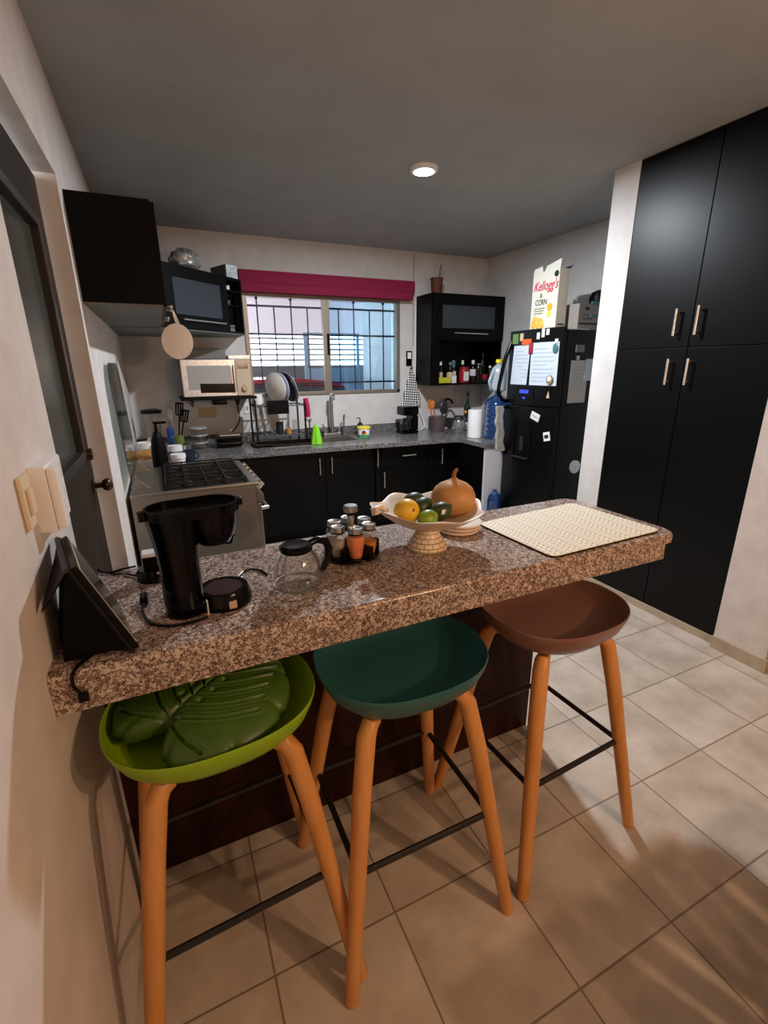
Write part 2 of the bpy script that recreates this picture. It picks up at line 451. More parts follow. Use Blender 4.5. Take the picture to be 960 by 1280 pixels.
struct('wall_pillar', MB().box(2.665, 3.6, 1.065, 1.325, 0, ZC, .004), W['wall_near'])
struct('wall_dining', MB().box(4.2, 4.35, -3.2, 1.065, 0, ZC).box(3.6, 4.35, 1.065, 1.2, 0, ZC), W['wall_near'])
struct('wall_front', MB().box(-.42, 4.35, -3.3, -3.15, 0, ZC), W['wall_near'])
struct('baseboard_right', MB().box(2.652, 4.2, 1.05, 1.065, 0, .075, .002).box(2.652, 2.666, 1.065, 1.325, 0, .075, .002), W['base_tile'])
struct('baseboard_pantry', MB().box(2.688, 2.70, 1.325, 2.25, 0, .045, .001), W['base_tile'])


# door in the left wall
d = thing('door_1', 'dark brown door with a tall obscure glass pane in the left wall', 'door', (-.33, 1.88, 0), kind='structure')
b = MB()
for y0, y1, z0, z1 in ((1.40, 1.55, 0, 2.23), (2.21, 2.36, 0, 2.23), (1.55, 2.21, 2.06, 2.23), (1.55, 2.21, 0, 1.2)):
    b.box(-.355, -.312, y0, y1, z0, z1, .003)
part('door_panel', b, W['door'], d)
b = MB()
for y0, y1, z0, z1 in ((1.55, 1.585, 1.2, 2.06), (2.175, 2.21, 1.2, 2.06), (1.585, 2.175, 2.025, 2.06), (1.585, 2.175, 1.2, 1.235)):
    b.box(-.35, -.303, y0, y1, z0, z1, .006)
part('glass_bead', b, W['dooredge'], d)
part('glass_pane', MB().box(-.338, -.330, 1.585, 2.175, 1.235, 2.025), W['doorglass'], d)
b = MB(); b.cyl((-.312, 2.27, 1.075), (-.304, 2.27, 1.075), .03).cyl((-.306, 2.27, 1.075), (-.27, 2.27, 1.075), .011)
h = part('door_knob', b, W['deadb'], d)
part('knob_ball', MB().ell((-.258, 2.27, 1.075), .022, .027, .027), W['deadb'], h)
part('deadbolt', MB().cyl((-.312, 2.27, 1.21), (-.29, 2.27, 1.21), .027, .024), W['deadb'], d)

#-------------------------------------------------------------------- window
w = thing('window_1', 'sliding window with bronze frame above the sink', 'window', (1.595, YB, 1.275), kind='structure')
b = MB(); y0, y1 = 4.745, 4.80
b.box(.79, .83, y0, y1, 1.275, 2.205, .003).box(2.36, 2.40, y0, y1, 1.275, 2.205, .003).box(.83, 2.36, y0, y1, 2.17, 2.205, .003).box(.79, 2.40, y0, y1, 1.275, 1.305, .003)
part('window_frame', b, W['alu'], w)
part('window_mullion', MB().box(1.548, 1.617, 4.742, 4.79, 1.305, 2.17, .003), W['alu'], w)
part('latch', MB().box(1.582, 1.606, 4.728, 4.745, 1.66, 1.86, .004), W['blackpl'], w)
part('glass_pane', MB().box(.83, 1.548, 4.768, 4.772, 1.305, 2.17), W['glass'], w)
part('glass_pane', MB().box(1.617, 2.36, 4.782, 4.786, 1.305, 2.17), W['glassb'], w)
g = thing('window_grille', 'black wrought iron bars outside the kitchen window', 'window bars', (1.6, 4.9, 1.29))
b = MB()
for z in (2.105, 1.852, 1.385): b.box(.80, 2.40, 4.86, 4.875, z-.009, z+.009)
part('rail', b, W['iron'], g)
for i, x in enumerate((.94, 1.10, 1.267, 1.43, 1.756, 1.924, 2.101, 2.259)):
    tall = i % 2 == 0 if i < 4 else i % 2 == 1
    b = MB(); top = 2.165 if tall else 2.105
    b.tube([(x, 4.868, 1.29), (x, 4.868, top)], .007, 8)
    if tall: b.ell((x, 4.868, 2.175), .016, .016, .018, 12)
    part('bar', b, W['iron'], g)
# roller blind pelmet
v = thing('window_pelmet', 'burgundy cloth pelmet and rolled blind above the window', 'blind', (1.65, 4.7, 2.2))
part('fascia_board', MB().box(.765, 2.53, 4.655, 4.755, 2.272, 2.375, .006), W['burg'], v)
b = MB(); b.box(.775, 2.505, 4.645, 4.735, 2.195, 2.272, .01)
part('rolled_cloth', b, W['burg'], v)
# blind chain / conduit on the wall
one('blind_cord', MB().tube([(2.565, 4.752, 2.64), (2.565, 4.752, 2.3), (2.56, 4.75, 1.75)], .003, 6), W['grey'], 'thin cord hanging down the wall right of the burgundy pelmet', 'cord')
one('power_cable', MB().tube([(2.592, 4.752, 2.2), (2.594, 4.752, 1.6), (2.59, 4.752, 1.3), (2.63, 4.74, 1.1), (2.68, 4.70, .93), (2.62, 4.62, .868), (2.47, 4.60, .864)], .006, 8, 6), W['white'], 'white cable running down beside the right hand wall cabinet to the counter', 'cable')

#-------------------------------------------------------------------- outside
struct('ground_outside', MB().box(-4, 9, 4.95, 9.5, -.12, -.02), W['ground'])
struct('ceiling_carport', MB().box(-3, 6.5, 4.95, 8.3, 2.58, 2.68).box(-3, 6.5, 8.12, 8.3, 2.06, 2.58), W['wallext'])
struct('wall_outside', MB().box(3.05, 3.2, 6.3, 7.2, -.02, 2.58).box(3.05, 3.9, 7.2, 7.35, -.02, 2.58), W['extwhite'])
f = thing('slat_fence', 'pale horizontal slat fence behind the parked car', 'fence', (1.5, 8.2, -.02))
b = MB()
for k in range(5):
    z = 1.64+k*.085
    b.box(-3, 6.5, 8.16, 8.19, z, z+.032)
part('slat_panel', b, W['fence'], f)
part('lower_panel', MB().box(-3, 6.5, 8.16, 8.22, -.02, 1.57), W['extdark'], f)
for x in (-2.8, -.4, 2.35, 4.9):
    part('post', MB().box(x, x+.06, 8.19, 8.25, -.02, 2.05), W['fence'], f)
gt = thing('yard_gate', 'blue grey metal gate seen through the right window pane', 'gate', (2.75, 7.5, -.02))
part('gate_frame', MB().box(2.12, 2.16, 7.48, 7.52, -.02, 2.05).box(3.0, 3.04, 7.48, 7.52, -.02, 2.05).box(2.16, 3.0, 7.48, 7.52, 2.01, 2.05), W['gate'], gt)
part('gate_panel', MB().box(2.16, 3.0, 7.49, 7.51, .02, 1.52), W['gate'], gt)
c = thing('parked_car', 'red car parked outside behind the left window pane', 'car', (1.2, 6.2, -.02))
P0 = [(-.9, .25), (-.95, .75), (-.2, .86), (.25, 1.28), (.7, 1.395), (1.5, 1.41), (2.1, 1.36), (2.55, .9), (2.9, .84), (2.95, .3)]
b = MB(); b.prism([(x, 5.55, z) for x, z in [(-.9, .25), (-.95, .75), (-.2, .9), (2.55, .92), (2.9, .86), (2.95, .3)]], (0, 1.6, 0), .03)
part('body', b, W['car'], c)
b = MB(); b.prism([(x, 5.68, z) for x, z in [(-.2, .88), (.25, 1.25), (.65, 1.345), (1.5, 1.355), (2.08, 1.31), (2.5, .9)]], (0, 1.34, 0), .02)
part('window_band', b, W['carglass'], c)
b = MB(); b.prism([(x, 5.66, z) for x, z in [(.22, 1.262), (.45, 1.365), (.8, 1.408), (1.5, 1.415), (2.0, 1.37), (2.12, 1.29), (1.95, 1.325), (1.5, 1.345), (.8, 1.34), (.5, 1.31)]], (0, 1.38, 0))
part('roof', b, W['car'], c)
for x in (-.25, 2.2):
    for y in (5.56, 6.95):
        part('wheel', MB().cyl((x, y, .29), (x, y+.19, .29), .3, .3, 28), W['blackmatt'], c)

#==================================================================== CABINETS
def bar_handle(name, p0, p1, out, m, parent, r=.006):
    """steel bar handle on two short posts"""
    p0, p1, out = Vector(p0), Vector(p1), Vector(out); dd = (p1-p0).normalized()
    b = MB(); b.tube([p0+out, p1+out], r, 10)
    L = (p1-p0).length
    for t in (.12, .88): b.tube([p0+dd*L*t, p0+dd*L*t+out], r*.8, 8)
    return part(name, b, m, parent)
# wall cabinet on the left wall
u = thing('wall_cabinet', 'black wall cabinet over the stove seen from its blank end', 'cabinet', (-.08, 3.1, 1.815))
part('carcass', MB().box(XL, .066, 2.5, 3.745, 1.822, 2.235), W['black'], u)
part('bottom_panel', MB().box(XL, .066, 2.502, 3.745, 1.815, 1.822), W['under'], u)
for y in (2.52, 3.13):
    dd = part('door', MB().box(.066, .084, y, y+.60, 1.817, 2.233, .002), W['black'], u)
    bar_handle('handle', (.084, y+.2, 1.84), (.084, y+.4, 1.84), (.025, 0, 0), W['handle'], dd)
# diagonal corner wall cabinet
u = thing('corner_cabinet', 'black diagonal corner wall cabinet with frosted flap door and open cubbies', 'cabinet', (.2, 4.3, 1.81))
A = Vector((.085, 3.75, 0)); B = Vector((.72, 4.33, 0)); dv = (B-A).normalized(); nv = Vector((dv.y, -dv.x, 0)); L = (B-A).length
def dg(t, off, z): p = A+dv*t+nv*off; return (p.x, p.y, z)
zb, zt = 1.81, 2.235
b = MB()
fp = [(XL, 3.75), (A.x, A.y), (B.x, B.y), (.72, YB), (XL, YB)]
b.prism([(x, y, zt-.02) for x, y in fp], (0, 0, .02)); b.prism([(x, y, zb+.004) for x, y in fp], (0, 0, .016))
b.box(.702, .72, 4.335, YB, zb+.004, zt)
def slab(bb, t0, t1, o0, o1, z0, z1):
    bb.prism([dg(t0, o0, z0), dg(t1, o0, z0), dg(t1, o1, z0), dg(t0, o1, z0)], (0, 0, z1-z0))
tS = L*.80
slab(b, tS-.018, tS, -.28, -.005, zb+.02, zt-.02)
slab(b, L-.018, L, -.02, 0, zb+.02, zt-.02)
slab(b, tS, L-.018, -.2, -.005, zb+.21, zb+.222); slab(b, tS, L-.018, -.2, -.005, zb+.32, zb+.332)
slab(b, 0, L-.0, -.30, -.285, zb+.02, zt-.02)
part('carcass', b, W['black'], u)
part('bottom_panel', MB().prism([(x, y, zb) for x, y in fp], (0, 0, .004)), W['under'], u)
b = MB()
t0, t1, z0, z1 = .0, tS-.01, zb+.02, zt-.018
g0, g1, h0, h1 = .13, tS-.075, z0+.085, z1-.06
slab(b, t0, g0, -.018, .0, z0, z1); slab(b, g1, t1, -.018, .0, z0, z1); slab(b, g0, g1, -.018, .0, z0, h0); slab(b, g0, g1, -.018, .0, h1, z1)
dd = part('flap_door', b, W['black'], u)
b = MB(); slab(b, g0, g1, -.012, -.006, h0, h1); part('frosted_pane', b, W['frost'], dd)
bar_handle('handle', dg(g0+.04, 0, z0+.05), dg(g1-.0, 0, z0+.05), nv*.022, W['handle'], dd, .006)
# things in the open cubbies
p = A+dv*(tS+.06)-nv*.08
b = MB()
for k in range(4):
    b.tube([(p.x-.03+.02*math.cos(k*2), p.y-.02, zb+.022+.012*k), (p.x+.05, p.y+.02*math.sin(k), zb+.03+.012*k), (p.x+.01, p.y+.06, zb+.03+.01*k), (p.x-.03, p.y+.03, zb+.04+.012*k)], .009, 8, 5)
one('coiled_cable', b, W['grey'], 'grey coiled cable in the lowest cubby of the corner cabinet', 'cable')
p2 = A+dv*(tS+.06)-nv*.07
b = MB(); b.box(p2.x-.03, p2.x+.03, p2.y-.03, p2.y+.03, zb+.334, zb+.37, .004)
one('spice_tin', b, W['chrome2'], 'small silver tin in the top cubby of the corner cabinet', 'tin')
b = MB(); b.box(p2.x-.035, p2.x+.025, p2.y-.02, p2.y+.03, zb+.223, zb+.26, .006)
one('small_radio', b, W['dgrey'], 'dark grey gadget in the middle cubby of the corner cabinet', 'gadget')
# on top of it
b = MB(); b.ell((.30, 4.22, zt+.085), .115, .10, .085, 18)
random.seed(3)
for vtx in b.bm.verts:
    n = random.uniform(.8, 1.1); cc = Vector((.30, 4.22, zt+.075)); vtx.co = cc+(vtx.co-cc)*n; vtx.co.z = max(vtx.co.z, zt+.001)
one('plastic_bag', b, W['foil'], 'crumpled grey plastic bag of wraps on top of the corner cabinet', 'bag', angle=60)
b = MB(); b.box(-.05, .05, -.12, .12, 0, .105, .004, M=Matrix.Translation((.61, 4.43, zt)) @ Matrix.Rotation(.4, 4, 'Z'))
bx = one('silver_box', b, MAT('grey_card', '5d5c5a', .7), 'grey box with shiny end on top of the corner cabinet near the pelmet', 'box')
b = MB(); b.box(-.05, .05, -.123, -.1205, .003, .102, M=Matrix.Translation((.61, 4.43, zt)) @ Matrix.Rotation(.4, 4, 'Z'))
part('foil_end', b, MAT('crinkled_silver', 'cfd6da', .35, .1, col2='8f989d', nscale=45, bmp=.5), bx, 'shiny crinkled end')
# wooden board hanging from the cabinet
bd = thing('cutting_board', 'round wooden cutting board hanging under the left wall cabinet', 'cutting board', (.15, 3.66, 1.6))
b = MB(); M = Matrix.Translation((.155, 3.66, 1.72)) @ Matrix.Rotation(.12, 4, 'Y')
prof = [(.115*math.cos(t)*.86, .115*math.sin(t)) for t in [2*PI*i/36 for i in range(36)]]
bb = MB(); bb.prism([(x, -.008, z) for x, z in prof], (0, .016, 0), .003); bmesh.ops.transform(bb.bm, matrix=M, verts=bb.bm.verts)
part('board', bb, W['woodlt'], bd)
bb = MB(); bb.tube([(-.002, 0, .105), (-.02, -.004, .15), (-.03, 0, .195), (-.012, .004, .16), (.01, 0, .11)], .006, 8, 5); bmesh.ops.transform(bb.bm, matrix=M, verts=bb.bm.verts)
part('strap', bb, W['woodlt'], bd)
part('hook', MB().tube([(.0835, 3.655, 1.885), (.11, 3.655, 1.882), (.128, 3.655, 1.886), (.134, 3.655, 1.90)], .004, 8), W['blackmet'], bd)

# microwave and its shelf
s = thing('microwave_shelf', 'thin black wall shelf carrying the microwave', 'shelf', (.455, 4.55, 1.285))
part('shelf_board', MB().box(.15, .77, 4.32, YB, 1.285, 1.307, .002), W['black'], s)
for x in (.25, .66): part('bracket', MB().prism([(x, YB, 1.285), (x, 4.5, 1.285), (x, YB, 1.2)], (.012, 0, 0)), W['blackmet'], s)
m = thing('microwave', 'silver microwave oven on the black wall shelf', 'microwave', (.46, 4.55, 1.309))
part('case', MB().box(.178, .742, 4.37, 4.74, 1.309, 1.616, .006), W['chrome2'], m)
part('door', MB().box(.18, .615, 4.345, 4.37, 1.313, 1.614, .006), W['silver'], m)
part('door_window', MB().box(.225, .575, 4.343, 4.3455, 1.37, 1.565, .0), MAT('oven_window_reflection', '9c9a96', .35), m)  # reflection on the oven glass painted as plain light grey
part('dark_panel', MB().prism([(.315, 4.3435, 1.345), (.60, 4.3435, 1.34), (.60, 4.3435, 1.415), (.315, 4.3435, 1.42)], (0, -.0018, 0)), W['blackpl'], m, 'black lower strip of the window')
part('control_panel', MB().box(.617, .74, 4.345, 4.37, 1.313, 1.614, .004), W['labelb'], m)
part('door_handle', MB().box(.588, .608, 4.315, 4.335, 1.35, 1.57, .006).box(.592, .604, 4.33, 4.346, 1.36, 1.375).box(.592, .604, 4.33, 4.346, 1.545, 1.56), W['chrome'], m)
part('dial', MB().cyl((.68, 4.345, 1.375), (.68, 4.325, 1.375), .026, .023), W['chrome2'], m)
part('display', MB().box(.635, .72, 4.342, 4.3455, 1.54, 1.58), W['screen'], m)
# grey tray and box on the microwave
one('steel_tray', MB().box(.20, .56, 4.45, 4.72, 1.6175, 1.705, .01), W['grey'], 'grey steel box lying on top of the microwave, left', 'box')
t = one('foil_box', MB().box(.575, .76, 4.43, 4.70, 1.6175, 1.65, .004), W['silver'], 'flat silver box on top of the microwave, right', 'box')
one('microwave_cable', MB().tube([(.64, 4.74, 1.28), (.66, 4.735, 1.15), (.66, 4.73, 1.06), (.60, 4.70, .98), (.5, 4.66, .935), (.46, 4.64, .93)], .005, 8, 6), W['blackpl'], 'black cable hanging below the microwave shelf', 'cable')
ot = thing('wall_outlet', 'small white wall outlet under the microwave shelf', 'outlet', (.745, 4.755, 1.15))
part('plate', MB().box(.715, .775, 4.752, YB, 1.12, 1.22, .003), W['white'], ot)
part('socket', MB().box(.733, .757, 4.7495, 4.753, 1.15, 1.19, .001), W['labelb'], ot)
one('power_adapter', MB().box(.43, .56, 4.70, 4.75, 1.215, 1.26, .008).cyl((.47, 4.70, 1.24), (.47, 4.688, 1.24), .014), W['blackpl'], 'black plug adapter on the wall directly under the microwave shelf', 'adapter')
pl = one('wall_plate', MB().box(.30, .46, 4.752, YB, 1.10, 1.19, .003), MAT('old_cream_plate', 'b5a173', .6), 'old cream cover plate on the wall behind the stacked jars', 'cover plate')

# right wall cabinet with open niche
u = thing('wall_cabinet', 'black wall cabinet right of the window with frosted flap and bottle niche', 'cabinet', (3.05, 4.58, 1.345))
x0, x1, y0, z0, z1 = 2.603, 3.49, 4.42, 1.345, 2.245
b = MB(); b.box(x0, x0+.018, y0, YB, z0, z1).box(x1-.018, x1, y0, YB, z0, z1).box(x0+.018, x1-.018, y0, YB, z1-.018, z1).box(x0+.018, x1-.018, y0, YB, z0, z0+.018).box(x0+.018, x1-.018, y0+.02, YB, 1.785, 1.803).box(x0+.018, x1-.018, YB-.012, YB, z0+.018, 1.785)
b.box(x0, x0+.095, y0-.001, y0+.0175, z0, z1)
part('carcass', b, W['black'], u)
b = MB(); yy = y0-.018
b.box(x0+.005, x0+.11, yy, y0, 1.80, z1-.004).box(x1-.12, x1-.002, yy, y0, 1.80, z1-.004).box(x0+.11, x1-.12, yy, y0, 2.135, z1-.004).box(x0+.11, x1-.12, yy, y0, 1.80, 1.915)
fd = part('flap_door', b, W['black'], u)
part('frosted_pane', MB().box(x0+.11, x1-.12, yy+.005, yy+.011, 1.915, 2.135), W['frost'], fd)
bar_handle('handle', (2.85, yy, 1.868), (3.27, yy, 1.862), (0, -.022, 0), W['handle'], fd, .006)
# woven basket with a stick on top
bk = thing('woven_basket', 'small brown woven basket holding a stick on the right hand wall cabinet', 'basket', (2.74, 4.58, 2.245))
part('basket_body', MB().lathe((2.74, 4.58, 2.245), [(0, .0), (.05, 0), (.058, .07), (.062, .15), (.057, .15), (.053, .07), (.045, .012), (0, .012)], 24), W['basket'], bk)
part('basket_rim', MB().lathe((2.74, 4.58, 2.245), [(.056, .142), (.066, .142), (.066, .16), (.056, .16), (.056, .142)], 24, open_ends=True), W['basket'], bk)
one('wooden_stick', MB().cyl((2.735, 4.58, 2.26), (2.80, 4.60, 2.535), .008, .006, 10), W['stem'], 'thin dark stick leaning out of the woven basket', 'stick')

# niche bottles ------------------------------------------------------
NZ = 1.364
def bottle(x, y, prof, bodym, cap=None, capm=None, label_=None, labm=None, text_='', name='bottle', cat='bottle'):
    t = thing(name, text_, cat, (x, y, NZ), 'bottles in the wall cabinet niche')
    part('body', MB().lathe((x, y, NZ), prof, 18), bodym, t)
    if cap: part('cap', MB().lathe((x, y, NZ), [(0, cap[0]), (cap[2], cap[0]), (cap[2], cap[1]), (0, cap[1])], 16), capm, t)
    if label_: part('label', MB().lathe((x, y, NZ), [(label_[2], label_[0]), (label_[2]+.0012, label_[0]), (label_[2]+.0012, label_[1]), (label_[2], label_[1])], 18, open_ends=True), labm, t)
    return t
def bp(r, h, rn, hn): return [(0, 0), (r, 0), (r, h*hn), (r*.85, h*(hn+.08)), (rn, h*(hn+.2)), (rn, h), (0, h)]
bottle(2.70, 4.52, bp(.028, .20, .011, .5), W['jar'], (.195, .225, .014), W['white'], (.03, .09, .0285), W['labelw'], 'slim clear bottle with white cap at the left end of the niche')
bottle(2.79, 4.56, bp(.035, .19, .018, .6), W['jar'], (.185, .215, .024), W['white'], (.05, .11, .0355), W['labelb'], 'clear sauce bottle with wide white cap second from left in niche')
bottle(2.845, 4.63, bp(.03, .21, .012, .55), W['brownglass'], (.205, .23, .014), W['grey'], None, None, 'dark bottle with grey cap behind the wide white capped bottle')
bottle(2.885, 4.50, bp(.037, .19, .014, .55), W['brownglass'], (.185, .215, .016), W['grey'], (.03, .11, .0375), W['labelb'], 'brown bottle with beige label near the small white box in niche')
bottle(2.965, 4.56, bp(.03, .20, .012, .6), W['brownglass'], (.16, .235, .02), W['teal2'], (.06, .12, .0305), W['labelw'], 'bottle with teal blue neck cap left of the big red jar')
t = bottle(3.065, 4.50, [(0, 0), (.055, 0), (.057, .02), (.057, .12), (.05, .135), (0, .135)], W['red'], (.135, .165, .052), W['red'], None, None, 'big red jar with white front label in the niche', 'jar', 'jar')
part('label', MB().box(3.025, 3.09, 4.4405, 4.4435, .02+NZ, .115+NZ), W['labelw'], t)
bottle(3.125, 4.62, bp(.026, .21, .011, .5), W['jar'], (.19, .235, .014), W['white'], None, None, 'slim white capped bottle behind the big red jar')
bottle(3.195, 4.52, bp(.034, .20, .013, .55), W['brownglass'], (.195, .235, .017), W['white'], (.07, .14, .0345), W['labelw'], 'dark bottle with white cap and white label right of red jar')
bottle(3.30, 4.56, [(0, 0), (.05, 0), (.05, .13), (.035, .17), (.035, .185), (0, .185)], W['brownglass'], (.185, .20, .037), W['chrome'], None, None, 'wide dark jar with flat steel lid in the niche', 'jar', 'jar')
bottle(3.345, 4.50, [(0, 0), (.03, 0), (.034, .02), (.034, .06), (.02, .075), (0, .075)], W['grnbottle'], (.03, .085, .0345), W['red'], None, None, 'small green jar with red band in front of the dark jar', 'jar', 'jar')
bottle(3.395, 4.62, bp(.032, .29, .012, .55), W['grnbottle'], (.285, .31, .014), W['dgrey'], None, None, 'tallest dark green bottle at the right of the niche')
bottle(3.42, 4.51, bp(.026, .155, .011, .55), W['brownglass'], (.15, .175, .014), W['white'], None, None, 'short dark bottle with white cap at the right end of the niche')
one('spice_pack', MB().box(2.69, 2.855, 4.43, 4.455, NZ, NZ+.06, .008), W['pack'], 'yellow and green packet leaning at the front left of the niche', 'packet')
one('small_box', MB().box(2.875, 2.925, 4.432, 4.46, NZ, NZ+.075, .002), W['labelw'], 'small white box at the niche front between yellow packet and red jar', 'box')

# base cabinets along the back ---------------------------------------
ZT = .855
CZ = .815
def basecab(name, lab, x0, x1, fronts, y0=4.04, sink=False):
    u = thing(name, lab, 'cabinet', ((x0+x1)/2, 4.4, 0))
    b = MB()
    if sink: b.box(x0, x1, y0+.02, YB-.004, .08, .68).box(x0, x1, y0+.02, y0+.04, .68, CZ-.004).box(x0, x0+.018, y0+.04, YB-.004, .68, CZ-.004).box(x1-.018, x1, y0+.04, YB-.004, .68, CZ-.004)
    else: b.box(x0, x1, y0+.02, YB-.004, .08, CZ-.004)
    part('carcass', b, W['black'], u)
    part('toe_kick', MB().box(x0, x1, y0+.06, y0+.08, 0, .08), W['blackmatt'], u)
    for kind, a, bb, z0, z1, hd in fronts:
        dd = part(kind, MB().box(a+.002, bb-.002, y0, y0+.018, z0+.002, z1-.002, .002), W['black'], u)
        bar_handle('handle', (hd[0], y0, hd[1]), (hd[2], y0, hd[3]), (0, -.024, 0), W['handle'], dd, .005)
    return u
basecab('base_cabinet', 'black two door cabinet under the sink', .55, 1.78, [('door', .55, 1.283, .08, .808, (1.223, .607, 1.223, .76)), ('door', 1.283, 1.735, .08, .808, (1.337, .607, 1.337, .76))], sink=True)
basecab('base_cabinet', 'narrow black cabinet with one drawer over a door, right of the sink', 1.783, 2.36, [('drawer', 1.842, 2.36, .60, .808, (2.06, .71, 2.211, .71)), ('door', 1.842, 2.36, .08, .60, (1.866, .41, 1.866, .565)), ('filler_door', 1.783, 1.842, .08, .808, (1.798, .625, 1.798, .79))])
u = basecab('base_cabinet', 'black corner base cabinet in front of the water bottle', 2.363, 2.66, [('door', 2.363, 2.66, .08, .808, (2.515, .585, 2.515, .745))])
# return beside the fridge
u = thing('base_cabinet', 'short cabinet return beside the fridge with white end panel', 'cabinet', (3.05, 4.0, 0))
part('carcass', MB().box(2.663, 3.49, 3.53, 4.056, .0, CZ-.004), W['black'], u)
part('side_panel', MB().box(2.662, 3.49, 3.508, 3.53, 0, CZ-.004), MAT('white_end_panel', 'c9c9d2', .5), u, 'white end panel facing the bar')
# left corner base under the counter by the stove
u = thing('base_cabinet', 'black base cabinet in the corner beyond the stove', 'cabinet', (.1, 4.1, 0))
part('carcass', MB().box(XL+.004, .545, 4.06, YB-.004, .08, CZ-.004).box(XL+.004, .40, 3.58, 4.06, .08, CZ-.004), W['black'], u)
part('toe_kick', MB().box(XL, .36, 3.60, 4.5, 0, .08), W['blackmatt'], u)
part('door', MB().box(.40, .418, 3.585, 4.035, .085, .808, .002), W['black'], u)

# counter top with sink cut-out
ct = thing('countertop', 'grey speckled granite worktop along the window wall', 'worktop', (1.5, 4.4, CZ))
b = MB()
sx0, sx1, sy0, sy1 = 1.22, 1.72, 4.24, 4.60
b.holed([(XL, 3.56), (.43, 3.56), (.43, 4.035), (1.5, 3.99), (2.55, 3.93), (2.645, 3.90), (2.645, 3.50), (XR-.004, 3.50), (XR-.004, YB), (XL, YB)], [[(sx0, sy0), (sx1, sy0), (sx1, sy1), (sx0, sy1)]], CZ, ZT)
part('slab', b, W['granite2'], ct, angle=20)
part('backsplash', MB().box(XL, 2.62, YB-.02, YB, ZT, ZT+.085, .003), W['granite2'], ct)
sk = thing('kitchen_sink', 'stainless steel sink with drainboard set in the grey worktop', 'sink', (1.3, 4.4, ZT-.17))
b = MB(); zt = ZT+.004
b.holed([(.86, 4.19), (1.77, 4.19), (1.77, 4.64), (.86, 4.64)], [[(sx0+.01, sy0+.01), (sx1-.01, sy0+.01), (sx1-.01, sy1-.01), (sx0+.01, sy1-.01)]], ZT+.0005, zt)
part('rim', b, W['chrome'], sk, angle=20)
b = MB(); n = 1
q = [(sx0+.01, sy0+.01), (sx1-.01, sy0+.01), (sx1-.01, sy1-.01), (sx0+.01, sy1-.01)]
b.box(q[0][0], q[0][0]+.003, q[0][1], q[2][1], ZT-.16, ZT).box(q[1][0]-.003, q[1][0], q[0][1], q[2][1], ZT-.16, ZT).box(q[0][0]+.003, q[1][0]-.003, q[0][1], q[0][1]+.003, ZT-.16, ZT).box(q[0][0]+.003, q[1][0]-.003, q[2][1]-.003, q[2][1], ZT-.16, ZT).box(q[0][0]+.003, q[1][0]-.003, q[0][1]+.003, q[2][1]-.003, ZT-.16, ZT-.157)
part('basin', b, W['chrome'], sk)
part('drain', MB().cyl((1.47, 4.42, ZT-.157), (1.47, 4.42, ZT-.152), .045), W['dgrey'], sk)
fc = thing('faucet', 'tall chrome faucet with two taps behind the sink', 'faucet', (1.575, 4.68, ZT+.004))
part('base', MB().box(1.48, 1.67, 4.655, 4.705, ZT+.0045, ZT+.035, .01), W['chrome'], fc)
part('spout', MB().tube([(1.575, 4.68, ZT+.03), (1.575, 4.68, 1.15), (1.575, 4.675, 1.235), (1.57, 4.64, 1.275), (1.565, 4.58, 1.27), (1.56, 4.55, 1.235)], [.022, .014], 14, 5), W['chrome'], fc)
for x, s in ((1.50, -1), (1.65, 1)):
    b = MB(); b.cyl((x, 4.68, ZT+.03), (x, 4.68, ZT+.085), .017, .013, 14); b.cyl((x, 4.68, ZT+.085), (x+.035*s, 4.66, ZT+.125), .009, .007, 10)
    part('tap', b, W['chrome'], fc)
one('water_filter_tap', MB().tube([(1.70, 4.66, ZT+.005), (1.70, 4.66, 1.04), (1.70, 4.64, 1.065), (1.695, 4.60, 1.05)], .009, 10, 4), W['chrome2'], 'slim small tap right of the tall faucet', 'tap')

#-------------------------------------------------------------------- dish rack
r = thing('dish_rack', 'two tier black dish rack left of the sink', 'dish rack', (.98, 4.44, ZT))
part('tray', MB().box(.71, 1.215, 4.26, 4.58, ZT+.0065, ZT+.03, .008).box(.71, 1.215, 4.26, 4.27, ZT+.03, ZT+.055), W['blackpl'], r)
for x in (.745, 1.19):
    for y in (4.30, 4.56):
        part('post', MB().tube([(x, y, ZT+.03), (x, y, 1.27)], .009, 8), W['blackmet'], r)
b = MB()
for y in (4.30, 4.56): b.tube([(.745, y, 1.215), (1.19, y, 1.215)], .006, 8); b.tube([(.745, y, .945), (1.19, y, .945)], .006, 8)
for x in (.745, 1.19): b.tube([(x, 4.30, 1.215), (x, 4.56, 1.215)], .006, 8); b.tube([(x, 4.30, .945), (x, 4.56, .945)], .006, 8)
for k in range(1, 10):
    x = .745+.0445*k; b.tube([(x, 4.30, 1.215), (x, 4.56, 1.215)], .0035, 6); b.tube([(x, 4.30, .945), (x, 4.56, .945)], .0035, 6)
part('wire_shelf', b, W['blackmet'], r)
part('cutlery_box', MB().box(.845, 1.035, 4.255, 4.292, 1.145, 1.265, .006), W['blackmatt'], r)
def plate(name, c, R, tilt, yaw, m, lab, cat='plate', grp=None):
    b = MB(); b.lathe((0, 0, 0), [(0, 0), (R*.6, 0), (R, .018), (R, .023), (R*.62, .006), (0, .006)], 36)
    M = Matrix.Translation(c) @ Matrix.Rotation(yaw, 4, 'Z') @ Matrix.Rotation(tilt, 4, 'Y')
    bmesh.ops.transform(b.bm, matrix=M, verts=b.bm.verts)
    return one(name, b, m, lab, cat, grp)
M = W['milk']
plate('plate', (.945, 4.42, 1.365), .135, PI/2-.1, .5, W['whitecer'], 'pale plate standing upright, first on the upper dish rack tier', grp='plates in the dish rack')
